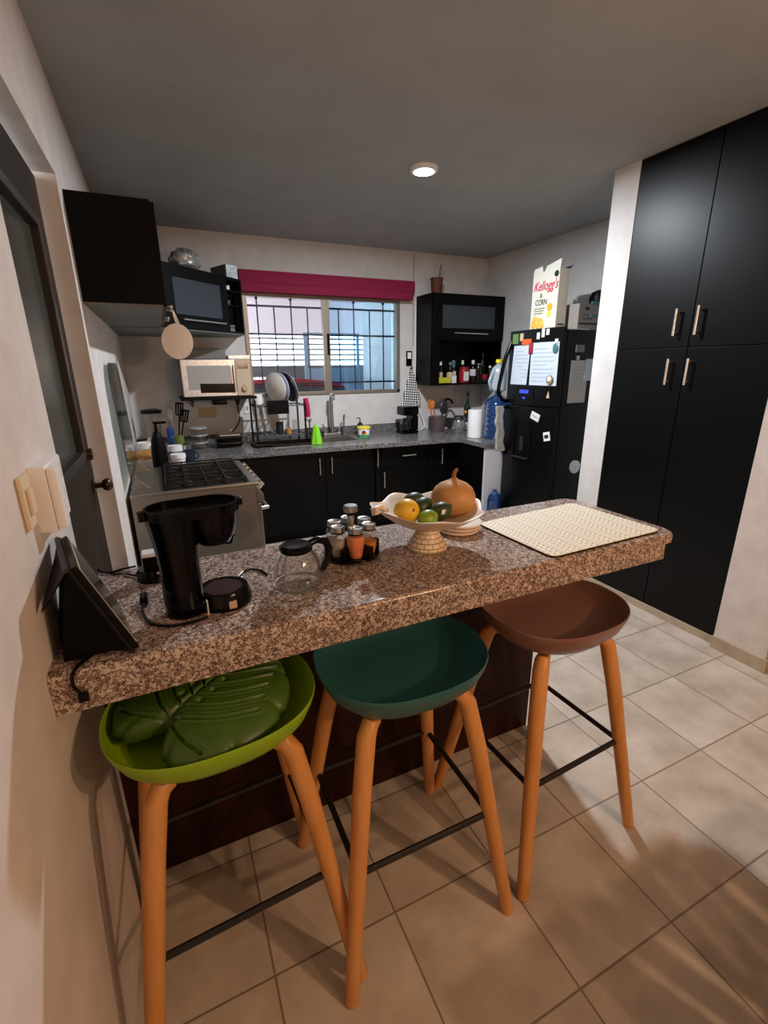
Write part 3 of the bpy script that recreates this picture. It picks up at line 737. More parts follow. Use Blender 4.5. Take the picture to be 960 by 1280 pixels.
plate('plate', (.99, 4.43, 1.365), .135, PI/2-.12, .4, MAT('bluish_ceramic', 'b9bed4', .25), 'bluish plate standing second in the upper dish rack tier', grp='plates in the dish rack')
plate('serving_plate', (1.055, 4.44, 1.365), .14, PI/2-.3, .25, W['dgrey'], 'dark round tray leaning at right of the plates in the dish rack', 'tray')
plate('serving_plate', (1.08, 4.44, 1.362), .138, PI/2-.3, .25, MAT('clear_rim_plate', '9aa6b5', .15), 'grey blue plate leaning on the dark tray in the dish rack', 'plate')
def mug(name, c, r, h, m, lab, cat='cup', yaw=0, handle=True, grp=None):
    t = thing(name, lab, cat, c, grp)
    part('cup_body', MB().lathe(c, [(0, 0), (r*.85, 0), (r, h*.3), (r, h), (r*.9, h), (r*.88, h*.3), (r*.7, .008), (0, .008)], 24), m, t)
    if handle:
        cx, cy, cz = c; dx, dy = math.cos(yaw), math.sin(yaw)
        part('handle', MB().tube([(cx+dx*r*.95, cy+dy*r*.95, cz+h*.8), (cx+dx*r*1.5, cy+dy*r*1.5, cz+h*.75), (cx+dx*r*1.55, cy+dy*r*1.55, cz+h*.35), (cx+dx*r*.95, cy+dy*r*.95, cz+h*.2)], r*.14, 8, 5), m, t)
    return t
mug('mug', (.80, 4.45, 1.222), .042, .09, W['whitecer'], 'white mug at the left end of the upper dish rack tier', 'mug', 2.6)
mug('cup', (.97, 4.40, .952), .035, .11, W['dgrey'], 'dark cup on the lower dish rack tier', 'cup', 0, False)
mug('cup', (1.04, 4.35, .952), .028, .05, W['bread'], 'small yellow brown cup at the front of the lower dish rack tier', 'cup', 0, False)
mug('drinking_glass', (1.13, 4.42, .952), .034, .12, W['jar'], 'clear drinking glass at the right of the lower dish rack tier', 'glass', 0, False)
mug('drinking_glass', (.86, 4.45, .952), .036, .10, W['jar'], 'clear drinking glass at the left of the lower dish rack tier', 'glass', 0, False)
cb = thing('cutlery_basket', 'black mesh cutlery basket hooked on the right end of the dish rack', 'basket', (1.235, 4.36, ZT))
b = MB()
for z in (ZT+.03, ZT+.08, ZT+.13): b.lathe((1.235, 4.36, z), [(.034, 0), (.038, 0), (.038, .006), (.034, .006), (.034, 0)], 20, open_ends=True)
for k in range(12):
    a = k*2*PI/12; b.tube([(1.235+.036*math.cos(a), 4.36+.036*math.sin(a), ZT+.008), (1.235+.036*math.cos(a), 4.36+.036*math.sin(a), ZT+.136)], .003, 6)
b.cyl((1.235, 4.36, ZT+.006), (1.235, 4.36, ZT+.012), .036)
part('mesh_body', b, W['blackmet'], cb)
for k, (dx, dy) in enumerate(((.01, 0), (-.012, .01), (0, -.014))):
    one('spoon', MB().tube([(1.235+dx, 4.36+dy, ZT+.014), (1.235+dx*1.6, 4.36+dy*1.6, ZT+.2)], .004, 8).ell((1.235+dx*1.7, 4.36+dy*1.7, ZT+.215), .014, .005, .022, 12), W['chrome'], ['steel spoon leaning right in the mesh cutlery basket', 'steel spoon leaning left in the mesh cutlery basket', 'steel spoon leaning forward in the mesh cutlery basket'][k], 'spoon', 'spoons in the cutlery basket')
b = MB(); b.tube([(1.195, 4.27, 1.275), (1.205, 4.266, 1.22), (1.212, 4.266, 1.15), (1.208, 4.27, 1.105)], [.022, .034, .034, .02], 12, 4)
one('rubber_glove', b, W['magenta'], 'magenta rubber glove hanging on the right post of the dish rack', 'glove')
gb = thing('dish_brush', 'bright green dish brush leaning at the right of the dish rack', 'brush', (1.27, 4.22, ZT+.005))
b = MB(); b.lathe((1.265, 4.225, ZT+.0055), [(0, 0), (.05, 0), (.044, .05), (.03, .13), (.016, .17), (0, .175)], 14, fr=lambda t, k: 1+.12*math.cos(7*t))
part('bristle_skirt', b, W['limegr'], gb)
part('stem', MB().cyl((1.265, 4.225, ZT+.17), (1.262, 4.226, ZT+.195), .007, .005, 10), W['limegr'], gb)
so = thing('soap_dispenser', 'dark soap pump bottle beside the sink taps', 'soap dispenser', (1.865, 4.62, ZT))
part('bottle', MB().lathe((1.865, 4.62, ZT+.001), [(0, 0), (.034, 0), (.036, .02), (.036, .10), (.02, .125), (.012, .13), (0, .13)], 20), GLASS('dark_soap_glass', '5a5148', .05, .14, .3, '3a332d'), so)
part('pump', MB().cyl((1.865, 4.62, ZT+.13), (1.865, 4.62, ZT+.175), .009, .007, 12).cyl((1.868, 4.62, ZT+.175), (1.82, 4.60, ZT+.178), .006, .005, 10), W['chrome2'], so)
tb = thing('dish_paste_tub', 'white dish paste tub with yellow lid and green base beside the sink', 'tub', (1.815, 4.40, ZT))
part('tub_body', MB().lathe((1.815, 4.40, ZT+.005), [(0, 0), (.056, 0), (.064, .09), (.06, .09), (0, .085)], 28), W['white'], tb)
part('base_band', MB().lathe((1.815, 4.40, ZT+.005), [(.0568, .004), (.0582, .004), (.0602, .028), (.0588, .028)], 28, open_ends=True), MAT('green_band', '2f9a5c', .5), tb)
part('lid', MB().lathe((1.815, 4.40, ZT+.094), [(0, 0), (.068, 0), (.068, .016), (.062, .02), (0, .02)], 28), W['yellow'], tb)
part('label', MB().prism([(1.79+.022*math.cos(t), 4.337-.002, ZT+.062+.018*math.sin(t)) for t in [2*PI*i/14 for i in range(14)]], (0, .004, 0)), W['red'], tb)
part('label_print', MB().prism([(1.80+.03*math.cos(t), 4.3375-.001, ZT+.05+.009*math.sin(t)) for t in [2*PI*i/14 for i in range(14)]], (0, .004, 0)), W['yellow'], tb)

#-------------------------------------------------------------------- counter, right of the sink
def coffee_small():
    x, y = 2.36, 4.50
    t = thing('coffee_maker', 'small black coffee maker standing on the granite worktop under the towel', 'coffee maker', (x, y, ZT))
    part('base', MB().box(x-.09, x+.095, y-.09, y+.09, ZT+.001, ZT+.035, .01), W['blackpl'], t)
    part('column', MB().box(x+.03, x+.10, y-.075, y+.085, ZT+.035, ZT+.19, .012), W['blackpl'], t)
    part('filter_head', MB().box(x-.085, x+.10, y-.085, y+.085, ZT+.19, ZT+.285, .02), W['blackpl'], t)
    c = part('carafe', MB().lathe((x-.03, y-.03, ZT+.037), [(0, 0), (.05, 0), (.06, .04), (.055, .09), (.04, .125), (0, .127)], 24), GLASS('dark_carafe_glass', '3a3635', .04, .14, .25, '181414'), t)
    part('handle', MB().tube([(x-.02, y-.09, ZT+.14), (x+.0, y-.125, ZT+.13), (x+.0, y-.125, ZT+.07), (x-.02, y-.09, ZT+.06)], .007, 8, 4), W['blackpl'], c)
coffee_small()
sw = thing('light_switch', 'black framed wall switch between window and right cabinet', 'switch', (2.515, 4.755, 1.55))
part('plate', MB().box(2.48, 2.55, 4.748, YB, 1.545, 1.70, .003), W['blackpl'], sw)
part('rocker', MB().box(2.493, 2.537, 4.744, 4.749, 1.62, 1.685, .002), W['white'], sw)
# checked towel, gathered on a hook
b = MB(); rows = []
for k in range(13):
    t = k/12; z = 1.50-.40*t; wv = .018+.105*min(1, t*1.25)**.9
    row = []
    for i in range(22):
        a = 2*PI*i/22
        row.append((2.533+wv*math.cos(a)*(1), 4.735+(.012+.012*t)*math.sin(a)*(1+.5*math.cos(3*a+t*2)), z+.02*math.cos(a)*t))
    rows.append(row)
V = b.grid(rows, True); b.bm.faces.new(V[0]); b.bm.faces.new(V[-1])
tw = thing('tea_towel', 'black and white checked tea towel hanging on the wall right of window', 'towel', (2.533, 4.75, 1.1))
part('cloth', b, W['checks'], tw)
part('hook', MB().tube([(2.533, 4.758, 1.52), (2.533, 4.72, 1.52), (2.533, 4.715, 1.54)], .007, 8), W['blackpl'], tw)
# utensil crock with wooden spoons
ck = thing('utensil_crock', 'mauve grey crock with a pink mark on the granite worktop', 'crock', (2.725, 4.47, ZT))
part('pot', MB().lathe((2.725, 4.47, ZT+.001), [(0, 0), (.075, 0), (.098, .16), (.092, .16), (.07, .012), (0, .012)], 28), W['mauve'], ck)
part('pink_mark', MB().prism([(2.735+.012*math.cos(t), 4.3885, ZT+.095+.02*math.sin(t)) for t in [2*PI*i/12 for i in range(12)]], (0, .004, -.001)), W['pinkd'], ck)
one('wooden_spoon', MB().tube([(2.70, 4.46, ZT+.02), (2.655, 4.44, ZT+.24)], [.007, .009], 8).ell((2.64, 4.435, ZT+.29), .026, .01, .045, 14), W['spoon'], 'orange brown wooden spoon leaning left out of the mauve crock', 'spoon')
one('wooden_spatula', MB().tube([(2.70, 4.50, ZT+.02), (2.645, 4.50, ZT+.25)], [.007, .008], 8).box(2.615, 2.66, 4.495, 4.507, ZT+.24, ZT+.34, .005), W['spoon'], 'flat wooden spatula behind the wooden spoon in the mauve crock', 'spatula')
b = MB(); b.ell((2.83, 4.52, ZT+.245), .055, .02, .07, 16); b.cyl((2.75, 4.48, ZT+.03), (2.81, 4.515, ZT+.2), .008, .008, 8)
one('skimmer', b, W['dgrey'], 'grey round skimmer standing out of the mauve crock', 'skimmer')
b = MB(); b.tube([(2.78, 4.52, ZT+.04), (2.86, 4.56, ZT+.28), (2.90, 4.58, ZT+.33), (2.96, 4.59, ZT+.32), (2.99, 4.59, ZT+.28)], .012, 8, 5)
one('ladle', b, W['blackmatt'], 'black curved ladle handle above the grey skimmer', 'ladle')
one('saucepan', MB().lathe((3.0, 4.60, ZT+.001), [(0, 0), (.085, 0), (.09, .11), (.086, .11), (.08, .01), (0, .01)], 28), W['dgrey'], 'dark grey pot on the worktop behind the mauve crock', 'pot')
tt = thing('storage_jar', 'glass jar with steel lid between the crock and the paper towels', 'jar', (2.93, 4.36, ZT))
part('glass_body', MB().lathe((2.93, 4.36, ZT+.001), [(0, 0), (.055, 0), (.07, .05), (.055, .11), (.045, .125), (0, .126)], 24), MAT('silvered_glass', 'a9a9a6', .15, .5), tt)
part('lid', MB().lathe((2.93, 4.36, ZT+.127), [(0, 0), (.06, 0), (.062, .03), (.05, .04), (0, .042)], 24), W['chrome2'], tt)
for k, (dx, dy) in enumerate(((-.165, .03), (-.10, -.01), (-.04, -.045), (.03, -.07))):
    x, y = 2.86+dx, 4.22+dy
    t = thing('spice_shaker', ['leftmost', 'second from left', 'third from left', 'rightmost'][k]+' small silver shaker in the row before the crock', 'shaker', (x, y, ZT), 'silver shakers in front of the crock')
    part('shaker_body', MB().lathe((x, y, ZT+.001), [(0, 0), (.02, 0), (.024, .02), (.02, .042), (0, .043)], 16), W['jar'], t)
    part('shaker_cap', MB().lathe((x, y, ZT+.044), [(0, 0), (.022, 0), (.023, .014), (.014, .026), (0, .028)], 16), W['chrome'], t)
def tallb(x, y, h, r, m, lab, capm, lm=None):
    t = thing('bottle', lab, 'bottle', (x, y, ZT))
    part('body', MB().lathe((x, y, ZT+.001), bp(r, h, r*.35, .55), 20), m, t)
    part('cap', MB().cyl((x, y, ZT+h), (x, y, ZT+h+.025), r*.42), capm, t)
    if lm: part('label', MB().lathe((x, y, ZT), [(r+.0004, h*.2), (r+.002, h*.2), (r+.002, h*.45), (r+.0004, h*.45)], 20, open_ends=True), lm, t)
tallb(3.08, 4.46, .18, .038, W['navy'], 'dark bottle with white and gold label left of the paper towels', W['amber'], W['labelw'])
tallb(3.20, 4.60, .38, .04, W['grnbottle'], 'tall dark glass bottle behind the paper towel roll', W['grey'])
pt = thing('paper_towel_roll', 'white paper towel roll standing left of the blue water bottle', 'paper towel', (2.80, 3.88, ZT))
part('roll', MB().lathe((2.80, 3.88, ZT+.002), [(.02, 0), (.07, 0), (.073, .005), (.073, .265), (.07, .27), (.02, .27), (.02, 0)], 32, open_ends=True), W['white'], pt)
part('core', MB().lathe((2.80, 3.88, ZT+.002), [(.016, 0), (.0195, 0), (.0195, .271), (.016, .271), (.016, 0)], 20, open_ends=True), W['labelb'], pt)
wb = thing('water_bottle', 'large blue ribbed water bottle at the end of the granite worktop', 'water bottle', (2.95, 3.74, ZT))
prof = [(0, 0), (.115, 0), (.126, .02)]
for k in range(6): prof += [(.126, .04+k*.05), (.119, .05+k*.05), (.119, .062+k*.05), (.126, .072+k*.05)]
prof += [(.126, .33), (.11, .37), (.06, .40), (.032, .415), (.032, .45), (0, .45)]
part('bottle_shell', MB().lathe((2.95, 3.74, ZT+.001), prof, 36), W['bluebot'], wb)
part('blue_label', MB().prism([(2.87+.02*math.cos(t), 3.639-.0*t, ZT+.255+.02*math.sin(t)) for t in [2*PI*i/14 for i in range(14)]], (0, -.003, 0)), MAT('bright_blue_sticker', '2b8fe0', .5), wb)
jg = thing('plastic_jug', 'milky plastic jug with yellow cap standing on top of blue bottle', 'jug', (2.945, 3.76, 1.306))
JM = Matrix.Translation((2.955, 3.76, 1.307))
b = MB(); b.lathe((0, 0, 0), [(0, 0), (.07, 0), (.082, .012), (.082, .16), (.06, .215), (.03, .24), (.022, .245), (.022, .262), (0, .262)], 28, fr=lambda t, k: 1+.05*math.cos(4*t)); bmesh.ops.transform(b.bm, matrix=JM, verts=b.bm.verts)
part('jug_body', b, W['milk'], jg)
b = MB(); b.tube([(-.06, -.02, .20), (-.11, -.03, .13), (-.125, -.03, .08), (-.10, -.03, .03), (-.078, -.02, .02)], .013, 10, 5); bmesh.ops.transform(b.bm, matrix=JM, verts=b.bm.verts)
part('handle', b, W['milk'], jg)
b = MB(); b.cyl((0, 0, .258), (0, 0, .29), .031, .031, 20); bmesh.ops.transform(b.bm, matrix=JM, verts=b.bm.verts)
part('cap', b, W['yellow'], jg)

#-------------------------------------------------------------------- fridge
F = thing('refrigerator', 'black two door refrigerator covered with papers and magnets', 'refrigerator', (3.1, 3.16, 0))
FX = 2.80; FY0, FY1 = 2.85, 3.465
part('cabinet', MB().box(FX+.07, 3.49, FY0, FY1, .03, 1.80, .012), W['blackgloss'], F)
def fdoor(z0, z1):
    b = MB(); poly = []
    for i in range(15):
        t = i/14; y = FY0+(FY1-FY0)*t
        poly.append((FX+.028*(2*t-1)**2, y, z0))
    poly += [(FX+.065, FY1, z0), (FX+.065, FY0, z0)]
    b.prism(poly, (0, 0, z1-z0), .006); return b
du = part('upper_door', fdoor(1.222, 1.82), W['blackgloss'], F)
dl = part('lower_door', fdoor(.06, 1.212), W['blackgloss'], F)
part('handle', MB().tube([(FX+.02, 3.435, 1.73), (FX-.03, 3.44, 1.60), (FX-.065, 3.44, 1.45), (FX-.085, 3.44, 1.32), (FX-.04, 3.435, 1.25), (FX+.02, 3.435, 1.24)], [.018, .024, .029, .03, .022, .016], 10, 5), W['blackpl'], du)
part('handle', MB().tube([(FX+.02, 3.435, 1.19), (FX-.05, 3.44, 1.15), (FX-.045, 3.44, .98), (FX-.03, 3.44, .85), (FX+.02, 3.435, .76)], .018, 10, 5), W['blackpl'], dl)
part('feet', MB().box(FX+.09, 3.47, FY0+.03, FY1-.03, 0, .03), W['blackmatt'], F)
part('display_panel', MB().box(FX-.003, FX+.01, 3.09, 3.30, 1.235, 1.37, .003), W['blackpl'], du)
part('led_digits', MB().box(FX-.0045, FX-.0028, 3.15, 3.26, 1.315, 1.345).box(FX-.0045, FX-.0028, 3.185, 3.22, 1.27, 1.285), W['led'], du)
b = MB(); b.box(FX-.006, FX+.01, 3.08, 3.30, .74, .76, .004).box(FX-.006, FX+.01, 3.08, 3.10, .76, 1.08, .004).box(FX-.006, FX+.01, 3.28, 3.30, .76, 1.08, .004).box(FX-.006, FX+.01, 3.10, 3.28, 1.06, 1.08, .004)
dp = part('water_dispenser', b, W['blackmatt'], dl)
part('dispenser_lever', MB().box(FX-.012, FX+.005, 3.165, 3.205, .83, .95, .006), W['dgrey'], dp)
part('drip_tray', MB().box(FX-.03, FX+.005, 3.09, 3.29, .765, .775, .003), W['dgrey'], dp)
# papers and magnets
def fx(y): t = (y-FY0)/(FY1-FY0); return FX+.028*(2*t-1)**2
def sheet(y0, y1, z0, z1, m, lab, lines=9, skew=0, grp=None):
    t = thing('paper_sheet', lab, 'paper', (FX, (y0+y1)/2, z0), grp)
    n = 8; A_ = []; B_ = []
    for i in range(n+1):
        y = y1+(y0-y1)*i/n
        A_.append((fx(y)-.002, y+skew, z0)); B_.append((fx(y)-.002, y, z1))
    b = MB(); b.grid([A_, B_]); b.grid([[(x-.0012, y, z) for x, y, z in A_], [(x-.0012, y, z) for x, y, z in B_]])
    part('sheet', b, m, t)
    b = MB()
    for k in range(lines):
        z = z1-.045-(z1-z0-.08)*k/(lines-1); ln = (y1-y0)*(.78 if k % 4 else .5)
        ys = [y1-.03-ln*j/4 for j in range(5)]
        ys = [max(q, y0+.02) for q in ys]
        b.grid([[(fx(q)-.0042, q, z) for q in ys], [(fx(q)-.0042, q, z-.006) for q in ys]])
    part('printed_lines', b, W['ink'], t)
    return t
sheet(3.165, 3.385, 1.385, 1.70, W['paper'], 'printed white sheet on the fridge front, left of the red clip', skew=.02)
sheet(2.875, 3.155, 1.385, 1.715, W['paper'], 'printed white sheet on the fridge front, right of the red clip', skew=-.005)
def mg(name, y, z, w, h, m, lab, cat='magnet', off=.006):
    return one(name, MB().box(fx(y)-off-.008, fx(y)-off, y-w/2, y+w/2, z-h/2, z+h/2, .003), m, lab, cat)
mg('fridge_magnet', 3.155, 1.675, .045, .085, W['red'], 'dark red clip magnet holding the two sheets on the fridge', off=.005)
mg('fridge_magnet', 3.215, 1.725, .11, .045, W['orange'], 'orange magnet above the two sheets on the fridge', off=.001)
k = one('fridge_magnet', MB().ell((fx(2.905)-.008, 2.905, 1.665), .006, .028, .038, 16), W['teal2'], 'oval blue grey magnet at the top right sheet corner on the fridge', 'magnet')
for i, (y, z, h) in enumerate(((3.085, 1.765, .05), (3.035, 1.785, .065), (2.99, 1.79, .045))):
    mg('fridge_magnet', y, z, .03, h, W['white'], ['small white magnet, left of the three along the fridge top', 'tallest white magnet, middle of the three along the fridge top', 'small white magnet, right of the three along the fridge top'][i], off=.001)
mg('fridge_magnet', 2.90, 1.72, .03, .03, W['white'], 'tiny white magnet above the oval blue grey one', off=.0015)
mg('fridge_magnet', 3.37, 1.755, .07, .08, W['greenc'], 'green patch painted as a reflection at the upper left corner of the fridge', off=.0)  # green reflection in the glossy door, built as a flat coloured patch
mg('fridge_magnet', 3.285, 1.765, .04, .06, W['labelb'], 'beige picture magnet right of the green patch on the fridge', off=.0)
rb = thing('ribbon_badge', 'tan ribbon loop with white badge pinned on the fridge papers', 'ribbon', (FX-.006, 2.935, 1.30))
part('ribbon', MB().prism([(fx(2.93)-.007, y, z) for y, z in ((2.925, 1.36), (2.95, 1.29), (2.915, 1.29), (2.94, 1.38), (2.92, 1.39))], (-.003, 0, 0)), W['woodlt'], rb)
part('badge', MB().cyl((fx(2.93)-.006, 2.93, 1.43), (fx(2.93)-.014, 2.93, 1.43), .036, .034), MAT('bronze_badge', '8a7355', .5), rb)
part('badge_centre', MB().cyl((fx(2.93)-.014, 2.93, 1.437), (fx(2.93)-.018, 2.93, 1.437), .02, .018), W['white'], rb)
m1 = one('fridge_magnet', MB().box(-.009, 0, -.05, .05, -.03, .03, .002, M=Matrix.Translation((FX-.002, 3.04, 1.135)) @ Matrix.Rotation(.3, 4, 'X')), W['labelw'], 'tilted white card magnet at the top of the lower fridge door', 'magnet')
part('print', MB().box(-.0105, -.009, -.03, .03, -.006, .006, M=Matrix.Translation((FX-.002, 3.04, 1.135)) @ Matrix.Rotation(.3, 4, 'X')), W['ink'], m1)
m2 = one('fridge_magnet', MB().box(-.009, 0, -.034, .034, -.036, .036, .002, M=Matrix.Translation((fx(2.91)-.001, 2.91, .985)) @ Matrix.Rotation(-.25, 4, 'X')), W['white'], 'square white magnet with dark print on the lower fridge door', 'magnet')
part('print', MB().box(-.0105, -.009, -.022, .022, -.014, .014, M=Matrix.Translation((fx(2.91)-.001, 2.91, .985)) @ Matrix.Rotation(-.25, 4, 'X')), W['inkblk'], m2)
# side of the fridge
sp = thing('paper_sheet', 'grey printed sheet clipped to the right side of the fridge', 'paper', (3.03, FY0-.002, 1.25))
part('sheet', MB().box(2.935, 3.12, FY0-.0018, FY0+.0004, 1.25, 1.575), W['paper2'], sp)
b = MB()
for k in range(7): b.box(2.955, 3.10 if k % 3 else 3.05, FY0-.0028, FY0-.0018, 1.52-k*.024, 1.525-k*.024)
part('printed_lines', b, W['ink'], sp)
one('paper_sheet', MB().box(3.085, 3.24, FY0-.0055, FY0-.0017, 1.42, 1.585), W['paper'], 'smaller white sheet over the grey one on the fridge side', 'paper')
one('paper_clip', MB().box(2.97, 3.0, FY0-.018, FY0-.0003, 1.577, 1.61, .004), W['chrome'], 'silver clip holding the grey sheet on the fridge side', 'clip')
one('fridge_magnet', MB().box(2.965, 3.05, FY0-.010, FY0+.0004, 1.635, 1.69, .003), W['grey'], 'grey tag magnet above the clip on the fridge side', 'magnet')
one('fridge_magnet', MB().cyl((3.09, FY0+.0004, .72), (3.09, FY0-.012, .72), .055), W['silver'], 'round silver magnet low on the fridge side by the pillar', 'magnet')
# on top of the fridge
FT = 1.82
cb_ = thing('cereal_box', 'white cereal box with red script lying open on the fridge top', 'cereal box', (2.9, 3.12, FT))
CX = 2.85; cy0, cy1, cz0, cz1 = 2.97, 3.255, FT+.001, FT+.42
part('carton', MB().box(CX, CX+.10, cy0, cy1, cz0, cz1, .002), W['cereal'], cb_)
b = MB(); b.prism([(CX, cy0, cz1-.001), (CX, cy0+.165, cz1-.001), (CX, cy0+.14, cz1+.035), (CX, cy0+.02, cz1+.06), (CX, cy0-.01, cz1+.062)], (.0025, 0, 0))
b.prism([(CX, cy0+.18, cz1-.001), (CX, cy1, cz1-.001), (CX, cy1-.01, cz1+.03), (CX, cy0+.19, cz1+.04)], (.0025, 0, 0))
part('torn_flap', b, W['cereal'], cb_)
b = MB(); b.prism([(CX+.101, cy0, cz1-.001), (CX+.101, cy1, cz1-.001), (CX+.13, cy1, cz1+.03), (CX+.13, cy0, cz1+.03)], (.0025, 0, 0)); part('rear_flap', b, W['carton'], cb_)
xd, yd = (0, -1, 0), (0, 0, 1)
text('brand_lettering', "Kellogg's", .095, (CX-.0005, 3.11, cz0+.285), xd, yd, W['credred'], cb_, .35, width=.265)
text('lettering', '&', .05, (CX-.0005, 3.15, cz0+.232), xd, yd, W['greenc'], cb_)
text('lettering', 'CORN', .06, (CX-.0005, 3.145, cz0+.178), xd, yd, W['inkblk'], cb_, width=.125)
b = MB()
for k in range(3): b.box(CX-.0025, CX-.0005, 3.10+.01*k, 3.215, cz0+.15-.018*k, cz0+.156-.018*k)
part('text_lines', b, W['greenc'], cb_)
b = MB()
for i, (y, z, r_) in enumerate(((3.215, .035, .032), (3.18, .055, .035), (3.14, .05, .034), (3.20, .075, .025), (3.16, .03, .028), (3.115, .025, .022))):
    b.ell((CX-.001, y, cz0+z), .004, r_, r_, 12)
part('cereal_picture', b, W['cornor'], cb_, angle=80)
part('badge_print', MB().cyl((CX, 3.045, cz0+.155), (CX-.003, 3.045, cz0+.155), .028), W['amber'], cb_)
part('badge_print', MB().cyl((CX, 3.05, cz0+.105), (CX-.003, 3.05, cz0+.105), .02), W['yellow'], cb_)
part('seal_print', MB().cyl((CX, 3.00, cz0+.385), (CX-.003, 3.00, cz0+.385), .022), W['inkblk'], cb_)
part('barcode_strip', MB().box(CX+.02, CX+.085, cy0-.002, cy0-.0002, cz0+.02, cz0+.03), W['inkblk'], cb_)
cr = thing('carton_box', 'grey cardboard carton beside the cereal box on the fridge', 'box', (3.03, 2.92, FT-.02))
part('carton', MB().box(2.985, 3.22, 2.875, 3.08, 1.801, 1.99, .002), W['carton'], cr)
part('print', MB().box(3.03, 3.15, 2.8735, 2.8752, 1.905, 1.91).box(3.03, 3.13, 2.8735, 2.8752, 1.88, 1.885).box(2.99, 3.2, 2.8735, 2.8752, 1.84, 1.853).prism([(3.07+.025*math.cos(t), 2.8735, 1.955+.014*math.sin(t)) for t in [2*PI*i/14 for i in range(14)]], (0, .0017, 0)), W['inkblk'], cr)
tr = thing('tiered_tray', 'teal two tier plastic tray beside the pillar on the fridge', 'tray', (3.27, 3.05, 1.80))
for z in (1.895, 1.985):
    part('shelf', MB().box(3.1, 3.42, 2.862, 2.874, z, z+.022, .003).box(3.225, 3.42, 2.874, 3.2, z, z+.022, .003), W['teal2'], tr)
for y in (2.88, 3.18):
    part('post', MB().cyl((3.24, y, 1.8005), (3.24, y, 2.06), .012, .012, 12), W['white'], tr)
b = MB(); b.lathe((3.325, 3.0, 2.009), [(0, 0), (.075, 0), (.08, .05), (.06, .09), (.025, .105), (0, .106)], 24)
one('black_bowl', b, W['blackmatt'], 'upturned black bowl on the teal tray above the fridge', 'bowl')
b = MB(); b.box(3.24, 3.40, 2.90, 3.10, 1.918, 1.975, .01)
one('black_pouch', b, W['blackmatt'], 'black pouch between the tiers of the teal tray', 'pouch')
one('paper_sheet', MB().box(2.88, 3.1, 2.855, 2.873, 1.8012, 1.806), W['labelw'], 'white leaflet lying flat before the carton on the fridge top', 'paper')
# grey cloth hanging on the fridge handle
b = MB(); rows = []
for k in range(16):
    t = k/15; z = 1.20-.40*t; row = []
    for i in range(20):
        a = 2*PI*i/20
        wx = (.04+.006*math.sin(t*22)+.008*t); row.append((2.70+.035*t+.006*math.sin(t*14)+wx*math.cos(a), 3.395+.02*math.sin(a)*(1+.4*math.cos(2*a)), z))
    rows.append(row)
V = b.grid(rows, True); b.bm.faces.new(V[0]); b.bm.faces.new(V[-1])
one('hand_towel', b, W['cloth'], 'grey fluffy hand towel hanging from the fridge handle', 'towel')
b = MB(); b.lathe((2.735, 3.43, .001), [(0, 0), (.06, 0), (.065, .02), (.065, .32), (.055, .37), (.03, .40), (.018, .41), (.018, .43), (0, .43)], 24)
one('water_jug', b, W['bluebot'], 'small blue plastic bottle on the floor against the white end panel', 'bottle')

#-------------------------------------------------------------------- stove
S = thing('stove', 'gas stove with grey side panel, seen from its side', 'stove', (.13, 3.15, 0))
SY0, SY1, SX0, SX1, SZ = 2.77, 3.53, -.222, .44, .905
part('body', MB().box(SX0, SX1, SY0, SY1, .05, SZ-.03, .004), W['stove'], S)
part('plinth', MB().box(SX0+.02, SX1-.04, SY0+.02, SY1-.02, 0, .05), W['blackmatt'], S)
part('cooktop', MB().box(SX0, SX1+.02, SY0-.008, SY1, SZ-.03, SZ-.006, .006), W['chrome2'], S)
part('burner_plate', MB().box(-.06, .415, SY0+.025, SY1-.03, SZ-.008, SZ-.003, .002), W['stovetop'], S)
for k in range(3):
    y0 = SY0+.035+k*.232; y1 = y0+.222
    b = MB()
    b.box(-.045, .40, y0, y0+.008, SZ+.014, SZ+.024).box(-.045, .40, y1-.008, y1, SZ+.014, SZ+.024).box(-.045, -.037, y0+.008, y1-.008, SZ+.014, SZ+.024).box(.392, .40, y0+.008, y1-.008, SZ+.014, SZ+.024).box(.172, .180, y0+.008, y1-.008, SZ+.014, SZ+.024)
    ym = (y0+y1)/2; b.box(-.037, .392, ym-.004, ym+.004, SZ+.016, SZ+.028)
    for x in (.068, .285): b.box(x-.004, x+.004, y0+.008, y1-.008, SZ+.016, SZ+.028)
    for x in (-.045, .388):
        for y in (y0, y1-.012): b.box(x, x+.012, y, y+.012, SZ-.004, SZ+.012)
    part('grate', b, W['burner'], S)
    for x in (.068, .285):
        part('burner', MB().lathe((x, ym, SZ-.003), [(0, 0), (.042, 0), (.04, .008), (.026, .010), (.026, .015), (0, .016)], 22), W['dgrey'], S)
b = MB(); b.prism([(SX1, SY0, SZ-.03), (SX1+.045, SY0, SZ-.085), (SX1+.045, SY0, SZ-.13), (SX1, SY0, SZ-.13)], (0, SY1-SY0, 0), .004)
fa = part('fascia', b, W['chrome2'], S)
for k in range(6):
    y = SY0+.07+k*.125
    part('knob', MB().cyl((SX1+.022, y, SZ-.05), (SX1+.052, y, SZ-.022), .024, .02, 18), W['chrome'], S)
od = part('oven_door', MB().box(SX1, SX1+.03, SY0+.01, SY1-.01, .2, SZ-.14, .006), W['chrome2'], S)
part('oven_handle', MB().tube([(SX1+.03, SY0+.07, SZ-.19), (SX1+.075, SY0+.08, SZ-.19), (SX1+.075, SY1-.08, SZ-.19), (SX1+.03, SY1-.07, SZ-.19)], .011, 10), W['chrome'], od)
part('oven_window', MB().box(SX1+.03, SX1+.032, SY0+.12, SY1-.12, .33, .62), W['blackpl'], od)
part('drawer', MB().box(SX1, SX1+.028, SY0+.01, SY1-.01, .06, .19, .005), W['chrome2'], S)
